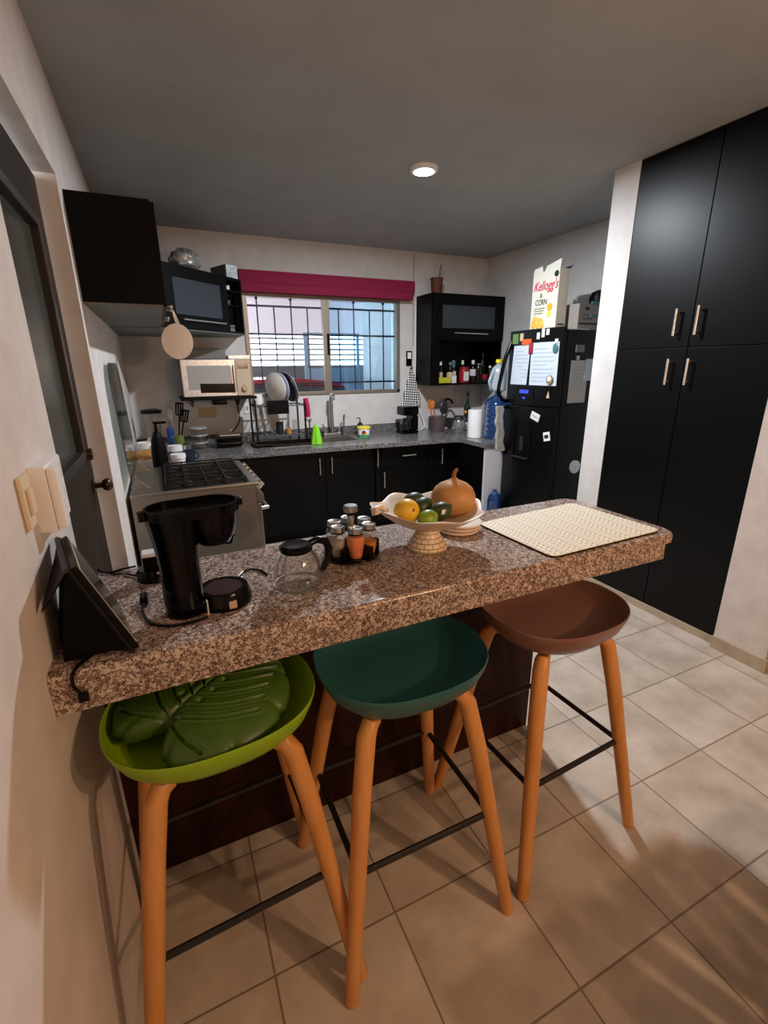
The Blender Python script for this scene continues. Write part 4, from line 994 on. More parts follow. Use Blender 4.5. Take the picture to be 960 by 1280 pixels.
# glass lid raised against the wall
gl = []
lw, lh, cr_ = SY1-SY0-.02, .63, .16
for (cy, cz, a0) in ((lw/2-cr_, lh-cr_, 0), (-lw/2+cr_, lh-cr_, PI/2)):
    for i in range(9): a = a0+i*PI/16; gl.append((cy+cr_*math.cos(a), cz+cr_*math.sin(a)))
gl = [(lw/2, .0)]+gl+[(-lw/2, .0)]
ym = (SY0+SY1)/2
b = MB(); b.prism([(-.205, ym+y, SZ+.045+z) for y, z in gl], (.006, 0, 0)); bmesh.ops.transform(b.bm, matrix=ROT(-.035, 'Y', (-.2, ym, SZ+.045)), verts=b.bm.verts)
gp = part('glass_lid', b, W['lid'], S, 'smoked glass lid raised against the wall')
for y in (SY0+.12, SY1-.14):
    b = MB(); b.prism([(-.215, y, SZ-.006), (-.12, y, SZ-.006), (-.185, y, SZ+.06), (-.212, y, SZ+.07)], (0, .012, 0), .002)
    part('lid_hinge', b, W['chrome2'], S)
# label on stove side
part('foot_guard', MB().box(-.13, -.02, SY0-.006, SY0+.001, .42, .46, .002), W['white'], S)

# left counter objects beyond the stove -------------------------------
pg = thing('pepper_mill', 'tall black pump bottle standing behind the stove', 'bottle', (-.06, 3.62, ZT))
part('bottle_body', MB().lathe((-.06, 3.63, ZT+.001), [(0, 0), (.052, 0), (.054, .02), (.052, .13), (.042, .22), (.026, .25), (.02, .27), (0, .27)], 26), W['blackmatt'], pg)
part('pump', MB().cyl((-.06, 3.63, ZT+.27), (-.06, 3.63, ZT+.335), .013, .010, 12).box(-.075, .01, 3.62, 3.64, ZT+.325, ZT+.342, .004), W['blackpl'], pg)
bl = thing('blender', 'glass blender with black lid in the far left counter corner', 'blender', (-.09, 4.45, ZT))
part('motor_base', MB().lathe((-.09, 4.45, ZT+.001), [(0, 0), (.085, 0), (.085, .03), (.06, .13), (0, .13)], 24), W['silver'], bl)
part('glass_jug', MB().lathe((-.09, 4.45, ZT+.132), [(.045, 0), (.055, .01), (.08, .2), (.078, .2), (.052, .015), (.045, 0)], 24, open_ends=True), W['jar'], bl)
part('lid', MB().lathe((-.09, 4.45, ZT+.333), [(0, 0), (.084, 0), (.084, .025), (.05, .035), (0, .035)], 24), W['blackpl'], bl)
part('handle', MB().tube([(-.01, 4.42, ZT+.31), (.03, 4.40, ZT+.29), (.02, 4.41, ZT+.19), (-.03, 4.43, ZT+.17)], .009, 8, 4), W['jar'], bl)
uc = thing('utensil_holder', 'steel holder crammed with black kitchen utensils in the far left corner', 'utensil holder', (.08, 4.42, ZT))
part('holder', MB().lathe((.08, 4.42, ZT+.001), [(0, 0), (.05, 0), (.052, .14), (.048, .14), (.046, .01), (0, .01)], 22), W['chrome2'], uc)
def spat(x0, y0, x1, y1, z1, m, lab, w=.035, slots=True, name='slotted_turner'):
    d_ = Vector((x1-x0, y1-y0, z1-(ZT+.02))).normalized(); p = Vector((x1, y1, z1))
    t = thing(name, lab, 'utensil', (x0, y0, ZT+.012), 'utensils in the far left holder')
    part('shaft', MB().tube([(x0, y0, ZT+.02), p], [.005, .006], 8), m, t)
    b = MB(); side = Vector((1, 0, 0)); side = (side-d_*side.dot(d_)).normalized(); nn = d_.cross(side)
    for j in range(4 if slots else 1):
        a = -w+2*w*j/4+.002 if slots else -w; q = a+2*w/4-.005 if slots else w
        b.prism([p+side*a, p+side*q, p+side*q+d_*.09, p+side*a+d_*.09], nn*.003)
    b.prism([p-side*w+d_*.085, p+side*w+d_*.085, p+side*w*.9+d_*.1, p-side*w*.9+d_*.1], nn*.003)
    b.prism([p-side*w*.6-d_*.012, p+side*w*.6-d_*.012, p+side*w, p-side*w], nn*.003)
    part('blade', b, m, t)
spat(.09, 4.42, .15, 4.36, 1.12, W['blackmatt'], 'black slotted turner leaning right in the steel holder')
spat(.085, 4.44, .125, 4.43, 1.17, W['blackmatt'], 'tallest black slotted turner standing upright in the steel holder')
spat(.07, 4.41, .055, 4.36, 1.15, W['chrome'], 'steel spatula leaning left in the steel holder', .018, False, 'spatula')
one('blue_scoop', MB().lathe((.035, 4.30, ZT+.002), [(0, 0), (.03, 0), (.03, .14), (.024, .15), (.03, .16), (.03, .21), (.022, .22), (0, .22)], 18), MAT('deep_blue_plastic', '1b3c80', .45), 'blue topped bottle in front of the far left utensils', 'bottle')
oj = thing('spice_jar', 'jar with olive green lid behind the white containers', 'jar', (.09, 4.18, ZT))
part('jar_body', MB().lathe((.09, 4.18, ZT+.001), [(0, 0), (.037, 0), (.037, .10), (0, .10)], 20), W['jar'], oj)
part('lid', MB().lathe((.09, 4.18, ZT+.102), [(0, 0), (.04, 0), (.04, .065), (0, .067)], 20), W['olive'], oj)
for k, (x, y, h, lab) in enumerate(((.05, 4.03, .11, 'white lidded container, farther of the two beyond the stove'), (.06, 3.82, .075, 'white lidded container, nearer of the two beyond the stove'))):
    t = thing('food_container', lab, 'container', (x, y, ZT), 'white containers beyond the stove')
    part('tub', MB().lathe((x, y, ZT+.001), [(0, 0), (.045, 0), (.05, h*.6), (0, h*.6)], 22), W['jar'] if k == 0 else W['whitecer'], t)
    part('lid', MB().lathe((x, y, ZT+h*.6+.002), [(0, 0), (.054, 0), (.054, h*.4), (0, h*.42)], 22), W['white'], t)
mug('mug', (.145, 3.90, ZT+.001), .04, .085, W['navy'], 'dark navy mug beyond the stove near the white containers', 'mug', -.4)
one('metal_cup', MB().lathe((.14, 4.06, ZT+.001), [(0, 0), (.03, 0), (.034, .10), (.031, .10), (.028, .006), (0, .006)], 20), W['chrome'], 'shiny steel cup between olive jar and navy mug', 'cup')
for k in range(3):
    t = thing('glass_canister', ['lowest', 'middle', 'top'][k]+' clear canister of the stack left of the waffle iron', 'canister', (.265, 4.50, ZT+k*.064), 'stacked clear canisters')
    part('canister_body', MB().lathe((.265, 4.50, ZT+.001+k*.064), [(0, 0), (.068, 0), (.07, .048), (.066, .048), (.064, .004), (0, .004)], 26), W['jar'], t)
    part('lid', MB().lathe((.265, 4.50, ZT+.05+k*.064), [(0, 0), (.072, 0), (.072, .011), (0, .012)], 26), W['silver'], t)
wf = thing('waffle_iron', 'black waffle iron with steel top under the microwave', 'waffle iron', (.52, 4.52, ZT))
part('lower_shell', MB().box(.40, .63, 4.40, 4.62, ZT+.012, ZT+.06, .02), W['blackpl'], wf)
part('upper_shell', MB().box(.40, .63, 4.40, 4.62, ZT+.062, ZT+.10, .018), W['blackpl'], wf)
part('steel_top', MB().box(.43, .61, 4.42, 4.60, ZT+.099, ZT+.116, .008), W['chrome'], wf)
for x in (.43, .60): part('foot', MB().cyl((x, 4.44, ZT+.001), (x, 4.44, ZT+.014), .012, .012, 12), W['blackpl'], wf)
part('front_handle', MB().tube([(.47, 4.41, ZT+.075), (.475, 4.35, ZT+.07), (.565, 4.35, ZT+.07), (.57, 4.41, ZT+.075)], .009, 8, 4), W['blackpl'], wf)
for k, (x, y) in enumerate(((.42, 3.98), (.60, 4.06))):
    pass
# things behind the raised glass lid
mug('cooking_pot', (-.16, 4.25, ZT+.001), .07, .12, W['whitecer'], 'white pot with dark marks standing left of the blender', 'pot', -1.0)
one('purple_cloth', MB().box(-.235, -.06, 4.0, 4.14, ZT+.001, ZT+.07, .02), W['purple'], 'folded purple cloth in the left counter corner', 'cloth')
b = MB(); b.ell((-.14, 3.84, ZT+.085), .09, .06, .04, 20)
one('bread_loaf', b, W['bread'], 'brown bread roll on the white dish beyond the stove', 'bread')
one('white_dish', MB().lathe((-.14, 3.84, ZT+.001), [(0, 0), (.06, 0), (.09, .045), (.085, .045), (.055, .008), (0, .008)], 24), W['whitecer'], 'white dish holding the bread roll beyond the stove', 'dish')

#==================================================================== PANTRY
PZ = thing('pantry_cupboard', 'tall black four door pantry built into the right wall', 'cupboard', (3.0, 1.79, 0))
part('carcass', MB().box(2.72, 3.315, 1.328, 2.248, .05, ZC-.003), W['black'], PZ)
for (y0, y1, z0, z1, hy, hz0, hz1) in ((1.79, 2.247, 1.634, ZC-.005, 1.87, 1.695, 1.838), (1.33, 1.787, 1.634, ZC-.005, 1.748, 1.695, 1.842), (1.79, 2.247, .05, 1.63, 1.873, 1.428, 1.572), (1.33, 1.787, .05, 1.63, 1.757, 1.43, 1.572)):
    dd = part('door', MB().box(2.70, 2.72, y0+.001, y1-.001, z0, z1, .002), W['blackgloss'], PZ)
    bar_handle('handle', (2.70, hy, hz0), (2.70, hy, hz1), (-.026, 0, 0), W['handle'], dd, .007)

#==================================================================== BAR
BT = 1.0; BB = .91
B_ = thing('breakfast_bar', 'brown speckled granite breakfast bar fixed to the left wall', 'bar counter', (.6, 1.2, 0))
x0, x1, y0, y1 = XLN+.001, 1.545, .938, 1.44
b = MB()
def rrect(x0, x1, y0, y1, r, n=6):
    p = [(x0-.003, y0)]
    for cx, cy, a0 in ((x1-r, y0+r, -PI/2), (x1-r, y1-r, 0)):
        for i in range(n+1): a = a0+i*PI/2/n; p.append((cx+r*math.cos(a), cy+r*math.sin(a)))
    p.append((x0+.009, y1)); return p
pl_ = []
out = rrect(x0, x1, y0, y1, .05)
rings = []
for off, z in ((.0, BT-.034), (.0, BT-.012), (-.004, BT-.004), (-.012, BT)):
    rings.append([((x if yy < 1.2 else x+.0) if x < -.2 else x+(off if x > .6 else 0)*(1 if x > x1-.06 else 0), yy-(off if yy < 1.0 else 0) if yy < 1.0 else yy+(off if yy > 1.4 else 0), z) for x, yy in out])
V = b.grid(rings, True); b.bm.faces.new(V[0]); b.bm.faces.new(V[-1])
part('top_slab', b, W['granite'], B_, angle=50)
b = MB()
ap = [(x0-.003, y0+.003), (x1-.06, y0+.003), (x1-.06, y0+.05), (x1-.07, y1-.003), (x0+.009, y1-.003)]
b.prism([(x, y, BB) for x, y in ap], (0, 0, BT-.034-BB), .0)
part('apron', b, W['granite'], B_, angle=30)
bb_ = MB(); bb_.box(XLN+.008, 1.295, 1.30, 1.40, .0, BB-.001, .002)
part('base_panel', bb_, W['mahog'], B_, 'dark mahogany front panel')

#-------------------------------------------------------------------- things on the bar
Z = BT
cm = thing('coffee_maker', 'black drip coffee maker without its carafe on the breakfast bar', 'coffee maker', (.02, 1.1, Z))
M = RZ(.12, (.0, 1.09, 0))
def X(b): bmesh.ops.transform(b.bm, matrix=M, verts=b.bm.verts); return b
b = MB(); b.lathe((-.012, 1.095, Z+.001), [(0, 0), (.043, 0), (.044, .03), (.043, .12), (.049, .19), (.056, .235), (0, .2355)], 24)
part('column', X(b), W['blackpl'], cm)
b = MB(); b.lathe((.078, 1.10, Z+.001), [(0, 0), (.066, 0), (.067, .012), (.06, .034), (.058, .038), (.048, .038), (.046, .034), (0, .034)], 32); b.box(-.01, .06, 1.055, 1.145, Z+.001, Z+.03, .006)
ba = part('base', X(b), W['blackpl'], cm)
b = MB(); b.lathe((.078, 1.10, Z+.0352), [(0, 0), (.045, 0), (.044, .003), (0, .0032)], 28); part('warming_plate', X(b), W['plate'], ba)
b = MB(); b.box(.074, .092, 1.032, 1.038, Z+.008, Z+.026, .002); part('power_switch', X(b), W['labelb'], ba)
b = MB(); b.lathe((.072, 1.098, Z+.160), [(0, 0), (.036, 0), (.046, .016), (.054, .05), (.0585, .084), (.03, .0845), (0, .0845)], 34)
part('filter_basket', X(b), W['blackpl'], cm)
def stad(o, n=14):
    p = []
    for cx_, r_, a0, a1 in ((.072, .062+o, -PI/2, PI/2), (-.008, .060+o, PI/2, 3*PI/2)):
        for i in range(n+1): a = a0+(a1-a0)*i/n; p.append((cx_+r_*math.cos(a), 1.097+r_*math.sin(a)*.98))
    return p
b = MB(); b.holed(stad(0), [stad(-.006)], Z+.236, Z+.258); part('top_rim', X(b), W['blackpl'], cm, angle=45)
b = MB(); b.prism([(x, y, Z+.2365) for x, y in stad(-.0062)], (0, 0, .006)); part('reservoir_floor', X(b), W['blackmatt'], cm)
b = MB(); b.cyl((.10, 1.09, Z+.152), (.10, 1.09, Z+.168), .012, .018, 14); part('drip_spout', X(b), W['blackpl'], cm)
b = MB(); b.box(-.08, -.066, 1.08, 1.105, Z+.236, Z+.257, .004); b.box(.132, .144, 1.09, 1.108, Z+.238, Z+.257, .004); part('hinge_tab', X(b), W['blackpl'], cm)
b = MB(); b.box(.026, .0285, 1.034, 1.044, Z+.008, Z+.042); part('level_window', X(b), W['bezel'], cm)
cd = thing('charging_cable', 'black cable with plug curling in front of coffee maker', 'cable', (-.08, 1.08, Z))
part('cord', MB().tube([(-.103, 1.165, Z+.012), (-.105, 1.12, Z+.004), (-.085, 1.06, Z+.004), (-.045, 1.03, Z+.004), (0, 1.027, Z+.004), (.03, 1.035, Z+.004)], .0035, 8, 6), W['blackpl'], cd)
part('plug', MB().box(-.112, -.094, 1.162, 1.20, Z+.002, Z+.022, .004), W['blackpl'], cd)
part('power_cord', MB().tube([(.10, 1.18, Z+.004), (.14, 1.25, Z+.004), (.165, 1.262, Z+.004), (.19, 1.24, Z+.004), (.2, 1.205, Z+.004)], .003, 8, 6), W['blackpl'], cm)
# charging dock behind the coffee maker
dk = thing('speaker_dock', 'round black dock with white topped adapter behind the coffee maker', 'dock', (-.082, 1.33, Z))
part('dock_base', MB().lathe((-.082, 1.33, Z+.001), [(0, 0), (.042, 0), (.043, .02), (.036, .032), (0, .033)], 26), W['blackpl'], dk)
part('adapter', MB().box(-.103, -.061, 1.31, 1.35, Z+.033, Z+.068, .004), W['blackpl'], dk)
part('white_top', MB().box(-.103, -.061, 1.31, 1.35, Z+.0682, Z+.079, .003), W['white'], dk)
one('dock_cable', MB().tube([(-.12, 1.345, Z+.006), (-.16, 1.39, Z+.004), (-.19, 1.40, Z+.004), (-.215, 1.425, Z+.006)], .003, 8, 5), W['blackpl'], 'black cable from the round dock towards the wall', 'cable')
one('charger_cable', MB().tube([(-.13, 1.41, Z+.012), (-.165, 1.425, Z+.004), (-.2, 1.415, Z+.004), (-.225, 1.435, Z+.01)], .003, 8, 5), W['blackpl'], 'second thin black cable behind the tablet stand', 'cable')
# tablet on its folding stand
tb = thing('tablet', 'tablet in a dark folding stand against the left wall', 'tablet', (-.18, 1.09, Z))
nb, nt_, dd_ = Vector((-.120, .950, Z+.002)), Vector((-.2, .958, Z+.198)), Vector((-.215, .977, 0))
TL = .215
up_ = (nt_-nb).normalized(); UH = (nt_-nb).length
nn_ = dd_.cross(up_).normalized()            # points to the screen side
def panel(u0, u1, v0, v1, o0, o1, bev=.0015):
    b = MB(); q = [nb+dd_*u+up_*v+nn_*o0 for u, v in ((u0, v0), (u1, v0), (u1, v1), (u0, v1))]
    b.prism(q, nn_*(o1-o0), bev); return b
part('case_back', panel(0, TL, 0, UH, 0, .006), W['tabcase'], tb)
part('tablet_body', panel(.003, TL-.003, .004, UH-.003, .0062, .0175), W['blackpl'], tb)
part('bezel', panel(.012, TL-.012, .012, UH-.012, .0177, .0185, 0), W['bezel'], tb, 'pale edge around the screen')
part('screen', panel(.017, TL-.017, .017, UH-.017, .0187, .0192, 0), W['screen'], tb)
b = MB(); r0, r1 = nb+up_*(UH-.002)-nn_*.001, nb+up_*(UH-.002)+dd_*TL-nn_*.001
w0, w1 = Vector((-.2545, .965, Z+.120)), Vector((-.2525, 1.14, Z+.165))
b.grid([[r0, r1], [w0, w1]]); b.grid([[r0-Vector((0, 0, .004)), r1-Vector((0, 0, .004))], [w0-Vector((0, 0, .004)), w1-Vector((0, 0, .004))]])
part('folio_flap', b, W['flap'], tb)
b = MB(); b.tube([r0+Vector((0, 0, .001)), r1+Vector((0, 0, .001))], .005, 8); part('spine', b, W['dgrey'], tb)
k0 = Vector((-.238, .966, Z+.003)); e0 = nb+dd_*.012-nn_*.001+up_*.012; a0 = nb+dd_*.012+up_*(UH-.012)-nn_*.001
b = MB(); b.prism([e0, a0, a0-Vector((.006, 0, 0)), k0+dd_*.012], dd_*(TL-.075)); part('stand_wedge', b, W['blackmatt'], tb)
tc = thing('tablet_cable', 'short black cable hanging over the front edge of bar', 'cable', (-.21, .93, Z))
part('cord', MB().tube([(-.185, .99, Z+.004), (-.21, .955, Z+.005), (-.222, .934, Z-.002), (-.224, .931, Z-.025), (-.216, .931, Z-.045)], .0035, 8, 5), W['blackpl'], tc)
part('connector', MB().box(-.221, -.203, .927, .935, Z-.064, Z-.045, .002), W['blackpl'], tc)
# intercom and bell
ic = thing('intercom', 'white intercom phone on the left wall above the tablet', 'intercom', (XLN, 1.18, 1.22))
part('body', MB().box(XLN, XLN+.032, 1.12, 1.285, 1.225, 1.365, .006), W['white'], ic)
part('handset', MB().box(XLN+.031, XLN+.05, 1.12, 1.165, 1.23, 1.36, .008), W['white'], ic)
part('grille', MB().box(XLN+.0318, XLN+.0335, 1.2, 1.27, 1.315, 1.35).cyl((XLN+.031, 1.235, 1.285), (XLN+.036, 1.235, 1.285), .013, .013, 14), W['labelw'], ic)
sw = thing('light_switch', 'cream two way light switch left of the intercom', 'switch', (XLN, .99, 1.28))
part('plate', MB().box(XLN, XLN+.009, 1.035, 1.095, 1.26, 1.36, .003), W['beigeco'], sw)
part('rocker', MB().box(XLN+.009, XLN+.015, 1.05, 1.08, 1.285, 1.335, .002), W['beigeco'], sw)
# glass carafe
cf = thing('coffee_carafe', 'empty glass coffee carafe with black lid on breakfast bar', 'carafe', (.26, 1.095, Z))
cx, cy = .26, 1.10
part('glass_pot', MB().lathe((cx, cy, Z+.001), [(0, 0), (.05, 0), (.057, .01), (.062, .035), (.056, .066), (.043, .094), (.038, .102), (.036, .102), (.041, .093), (.0545, .065), (.0605, .035), (.055, .012), (.048, .004), (0, .004)], 40), W['jar'], cf)
part('lid', MB().lathe((cx, cy, Z+.1035), [(0, 0), (.039, 0), (.042, .004), (.042, .012), (.034, .018), (0, .017)], 30), W['blackpl'], cf)
ha = Vector((math.cos(.25), math.sin(.25), 0))
def hp(r, z): return (cx+ha.x*r, cy+ha.y*r, Z+z)
part('handle', MB().tube([hp(.036, .112), hp(.062, .118), hp(.088, .108), (hp(.098, .085)), hp(.094, .055), hp(.076, .032), hp(.065, .03)], [.009, .01, .011, .011, .010, .009, .008], 10), W['blackpl'], cf)
part('handle_strap', MB().tube([hp(.04, .098), hp(.056, .075), hp(.066, .045), hp(.066, .03)], .004, 8, 4), W['chrome2'], cf)
part('base_ring', MB().lathe((cx, cy, Z+.0012), [(.0585, .009), (.0602, .010), (.0607, .015), (.059, .014), (.0585, .009)], 40, open_ends=True), W['chrome2'], cf)
# spice carousel
sx, sy = .462, 1.235
sr = thing('spice_carousel', 'revolving black spice rack with steel knob on the bar', 'spice rack', (sx, sy, Z))
b = MB(); b.lathe((sx, sy, Z+.001), [(0, 0), (.06, 0), (.06, .006), (.084, .008), (.084, .016), (0, .017)], 36)
for k in range(6):
    a = -PI/2-.14+(k+.5)*2*PI/6
    b.prism([(sx+r_*math.cos(a+o), sy+r_*math.sin(a+o), Z+.016) for r_, o in ((.03, -.12), (.084, -.09), (.084, .09), (.03, .12))], (0, 0, .034))
part('tray', b, W['blackpl'], sr)
part('pole', MB().cyl((sx, sy, Z+.017), (sx, sy, Z+.137), .010, .010, 16), W['chrome'], sr)
part('collar', MB().cyl((sx, sy, Z+.132), (sx, sy, Z+.142), .013, .013, 16), W['blackpl'], sr)
part('knob', MB().lathe((sx, sy, Z+.142), [(0, 0), (.020, 0), (.021, .003), (.021, .016), (.018, .019), (0, .0195)], 26), W['chrome'], sr)
names = ['spice jar of pink salt at the front of carousel', 'spice jar half full of orange powder on the carousel, right front', 'spice jar at the right back of carousel beside the orange one', 'spice jar at the very back of the carousel behind the pole', 'spice jar at the back left of carousel with white lid ring', 'spice jar with pale powder at the left front of the carousel']
fills = [('salt', .97), ('curry', .55), ('pepper', .5), ('pale', .5), ('pale', .7), ('pale', .8)]
for k in range(6):
    a = -PI/2-.14+k*2*PI/6; x, y = sx+.0535*math.cos(a), sy+.0535*math.sin(a); z = Z+.0175
    t = thing('spice_jar', names[k], 'jar', (x, y, z), 'spice jars on the carousel')
    part('glass_body', MB().lathe((x, y, z), [(0, 0), (.018, 0), (.020, .006), (.0262, .042), (.0258, .056), (.0225, .067), (.0185, .074), (0, .0745)], 28), W['jar'], t)
    fm, fh = fills[k]; top_ = .068*fh
    pr = [(0, .001), (.0165, .001), (.0185, .006)]
    for z_, r_ in ((.018, .0205), (.03, .0227), (.042, .0249), (.055, .0246), (.066, .0215)):
        if z_ < top_: pr.append((r_, z_))
    rr_ = pr[-1][0]; pr += [(rr_*.99, top_), (0, top_)]
    part('filling', MB().lathe((x, y, z), pr, 26), W[fm], t)
    part('lid', MB().lathe((x, y, z+.0762), [(0, 0), (.0205, 0), (.0208, .002), (.0208, .014), (.018, .0155), (.0125, .0145), (.0115, .011), (0, .011)], 28), W['chrome'], t)
    part('gasket', MB().lathe((x, y, z+.0728), [(.0188, 0), (.0212, 0), (.0212, .0032), (.0188, .0032), (.0188, 0)], 28, open_ends=True), W['blackpl'], t)
# fruit bowl
bx_, by_ = .703, 1.20
fb = thing('fruit_bowl', 'cream pedestal bowl with scalloped rim on the breakfast bar', 'bowl', (bx_, by_, Z))
part('pedestal', MB().lathe((bx_, by_, Z+.001), [(0, 0), (.062, 0), (.064, .006), (.06, .014), (.046, .032), (.038, .05), (.036, .062), (.044, .074), (0, .074)], 40), W['brickfoot'], fb)
def frb(t, k): return 1+(.055*math.cos(7*t+.4)*(min(k, 10-k)/5.0) if 2 <= k <= 9 else 0)
def fzb(t, k): return (.006*math.cos(7*t+.4)+.014*max(0, -math.cos(t-.25))**3)*(1 if 4 <= k <= 7 else .3 if 3 <= k <= 8 else 0)
prof = [(0, .0745), (.045, .0745), (.08, .080), (.115, .094), (.148, .112), (.169, .127), (.172, .132), (.166, .132), (.143, .118), (.11, .101), (.07, .088), (0, .086)]
part('dish', MB().lathe((bx_, by_, Z), prof, 84, fr=frb, fz=fzb), W['cream'], fb, angle=50)
b = MB()
for k in range(2):
    a = PI+.12-.1*k; c0 = Vector((bx_+.178*math.cos(a), by_+.178*math.sin(a), Z+.158-.006*k))
    b.tube([c0+Vector((.03, 0, -.012)), c0+Vector((.008, 0, .004)), c0+Vector((-.012, -.004, .0)), c0+Vector((-.01, -.006, -.014)), c0+Vector((.002, -.006, -.01))], [.006, .0065, .0065, .006, .005], 10)
part('scroll_handle', b, W['cream'], fb)
def fruit(name, c, rx, ry, rz, m, lab, cat, rot=(0, 0, 0), tip=.0, tipm=None):
    Mr = Matrix.Rotation(rot[2], 3, 'Z') @ Matrix.Rotation(rot[1], 3, 'Y') @ Matrix.Rotation(rot[0], 3, 'X')
    b = MB(); b.ell((0, 0, 0), rx, ry, rz, 24)
    for v in b.bm.verts:
        if v.co.z > rz*.8: v.co.z += tip*(v.co.z/rz-.8)*5
        v.co = Mr @ v.co+Vector(c)
    t = one(name, b, m, lab, cat)
    part('stem_end', MB().ell(Vector(c)+Mr @ Vector((0, 0, rz+tip*.9)), .0045, .0045, .0045, 8), tipm or W['stem'], t)
    return t
fruit('lemon', (.6, 1.145, 1.148), .038, .037, .039, W['lemon'], 'large yellow citrus at the left front of the fruit bowl', 'fruit', (1.25, 0, .1))
fruit('lime', (.648, 1.105, 1.128), .028, .026, .032, W['limefr'], 'bright green lime at the front of the fruit bowl', 'fruit', (0, 1.4, .2), .004)
av = fruit('avocado', (.708, 1.135, 1.134), .028, .028, .034, W['avo'], 'dark green fruit with white sticker beside the gourd', 'fruit', (.5, 1.0, .3), .004)
part('sticker', MB().box(.695, .706, 1.1045, 1.106, 1.135, 1.149, M=ROT(.25, 'X', (.70, 1.105, 1.142))), W['white'], av)
fruit('avocado', (.678, 1.19, 1.138), .029, .027, .036, W['avo'], 'dark green fruit in the middle of the bowl behind bright lime', 'fruit', (.2, 1.2, .5), .005)
fruit('avocado', (.687, 1.265, 1.138), .026, .026, .036, W['avo'], 'dark green fruit at the back of the bowl behind the others', 'fruit', (.2, 1.4, .3), .004)
gd = thing('gourd', 'round tan gourd with a curved stem in the fruit bowl', 'gourd', (.818, 1.215, 1.10))
gz = 1.142
b = MB(); b.lathe((.806, 1.215, gz), [(0, -.062), (.025, -.0605), (.05, -.052), (.07, -.034), (.0805, -.008), (.079, .016), (.068, .038), (.05, .053), (.03, .0615), (.016, .067), (.0095, .074), (0, .076)], 40, fr=lambda t, k: 1+.008*math.cos(5*t))
bmesh.ops.transform(b.bm, matrix=Matrix.Translation((.806, 1.215, gz)) @ Matrix.Diagonal((.88, .88, .93, 1)) @ Matrix.Translation((-.806, -1.215, -gz)), verts=b.bm.verts)
part('body', b, W['gourd'], gd, angle=70)
part('stem', MB().tube([(.806, 1.215, gz+.062), (.805, 1.215, gz+.077), (.809, 1.213, gz+.090), (.816, 1.21, gz+.096)], [.0085, .0055, .0045, .0045], 10, 3), W['stem'], gd)
# saucers
for k in range(3):
    R = .073
    b = MB(); z = Z+.001+k*.0125
    b.lathe((.878+.003*k, 1.29-.002*k, z), [(0, 0), (R*.8, 0), (R, .004), (R, .0105), (R*.93, .012), (R*.5, .0105), (0, .0105)], 40)
    one('saucer', b, W['cream'] if k < 2 else W['whitecer'], ['bottom cream saucer of the stack behind the fruit bowl', 'middle cream saucer of the stack behind the fruit bowl', 'top white saucer of the stack behind the fruit bowl'][k], 'saucer', 'saucers behind the fruit bowl')
# dish mat
pts = [Vector((.972, 1.302)), Vector((1.47, 1.345)), Vector((1.487, .966)), Vector((.985, .95))]
poly = []
for i in range(4):
    p0, p1, p2 = pts[i-1], pts[i], pts[(i+1) % 4]; a = (p0-p1).normalized(); c2 = (p2-p1).normalized(); r = .03
    for j in range(6):
        t = j/5; poly.append(p1+a*r*(1-t)**2+c2*r*t**2)
mt = thing('drying_mat', 'cream patterned drying mat at the right end of the bar', 'mat', (1.23, 1.15, Z+.0005))
part('backing', MB().prism([(p.x, p.y, Z+.0008) for p in poly], (0, 0, .004)), W['blackmatt'], mt)
ctr = Vector((1.23, 1.14))
part('printed_top', MB().prism([(ctr.x+(p.x-ctr.x)*.996, ctr.y+(p.y-ctr.y)*.996, Z+.005) for p in poly], (0, 0, .0025)), W['mat'], mt)

#==================================================================== STOOLS
def seat_mesh(flip=1):
    b = MB(); n = 64
    def outl(s, t, ty=1):
        c_, s_ = math.cos(t), math.sin(t); e = 2/2.5
        x = .228*s*math.copysign(abs(c_)**e, c_); y = .205*s*math.copysign(abs(s_)**e, s_)
        x *= 1-.10*max(0, y/.205)
        return x, y
    rings = []
    def rimz(t): return .835-.012*max(0, math.sin(t))-.0*max(0, -math.sin(t))
    spec = [(.0, .742), (.35, .742), (.62, .746), (.82, .762), (.93, .79), (.985, .82), (1.0, None), (.993, 'T'), (.975, 'T2'), (.955, .812), (.90, .788), (.78, .768), (.6, .757), (.3, .753), (.0, .752)]
    for s, z in spec:
        ring = []
        for i in range(n):
            t = 2*PI*i/n; x, y = outl(max(s, .002), t)
            if z is None: zz = rimz(t)-.002
            elif z == 'T': zz = rimz(t)+.003
            elif z == 'T2': zz = rimz(t)-.001
            else: zz = .742+(z-.742)*(rimz(t)-.742)/(.835-.742)
            ring.append(b.bm.verts.new((x, y, zz)))
        rings.append(ring)
    b.skin(rings); return b
LEGS = {}
def make_stool(m):
    root = thing('bar_stool', '-', 'bar stool', (0, 0, 0))
    part('seat', seat_mesh(), m, root, angle=60)
    for sx_ in (-1, 1):
        for sy_ in (-1, 1):
            b = MB(); b.tube([(sx_*.112, sy_*.093, .722), (sx_*.130, sy_*.107, .725), (sx_*.145, sy_*.118, .70), (sx_*.170, sy_*.142, .56), (sx_*.247, sy_*.228, .004), (sx_*.2475, sy_*.2285, 0)], [.018, .022, .0235, .0235, .019, .017], 14)
            part('leg', b, W['oak'], root, angle=50)
    b = MB(); fx_, fy_ = .196, .172
    c4 = [(-fx_, -fy_, .345), (fx_, -fy_, .345), (fx_, fy_, .345), (-fx_, fy_, .345)]
    for i in range(4): b.tube([c4[i], c4[(i+1) % 4]], .0085, 8)
    part('footrest', b, W['blackmet'], root)
    return root
st = make_stool(W['lime'])
st['label'] = 'lime green bar stool with leaf cushion beside the left wall'; st['group'] = 'bar stools at the breakfast bar'
st.location = (.018, .992, 0); st.rotation_euler = (0, 0, .05)
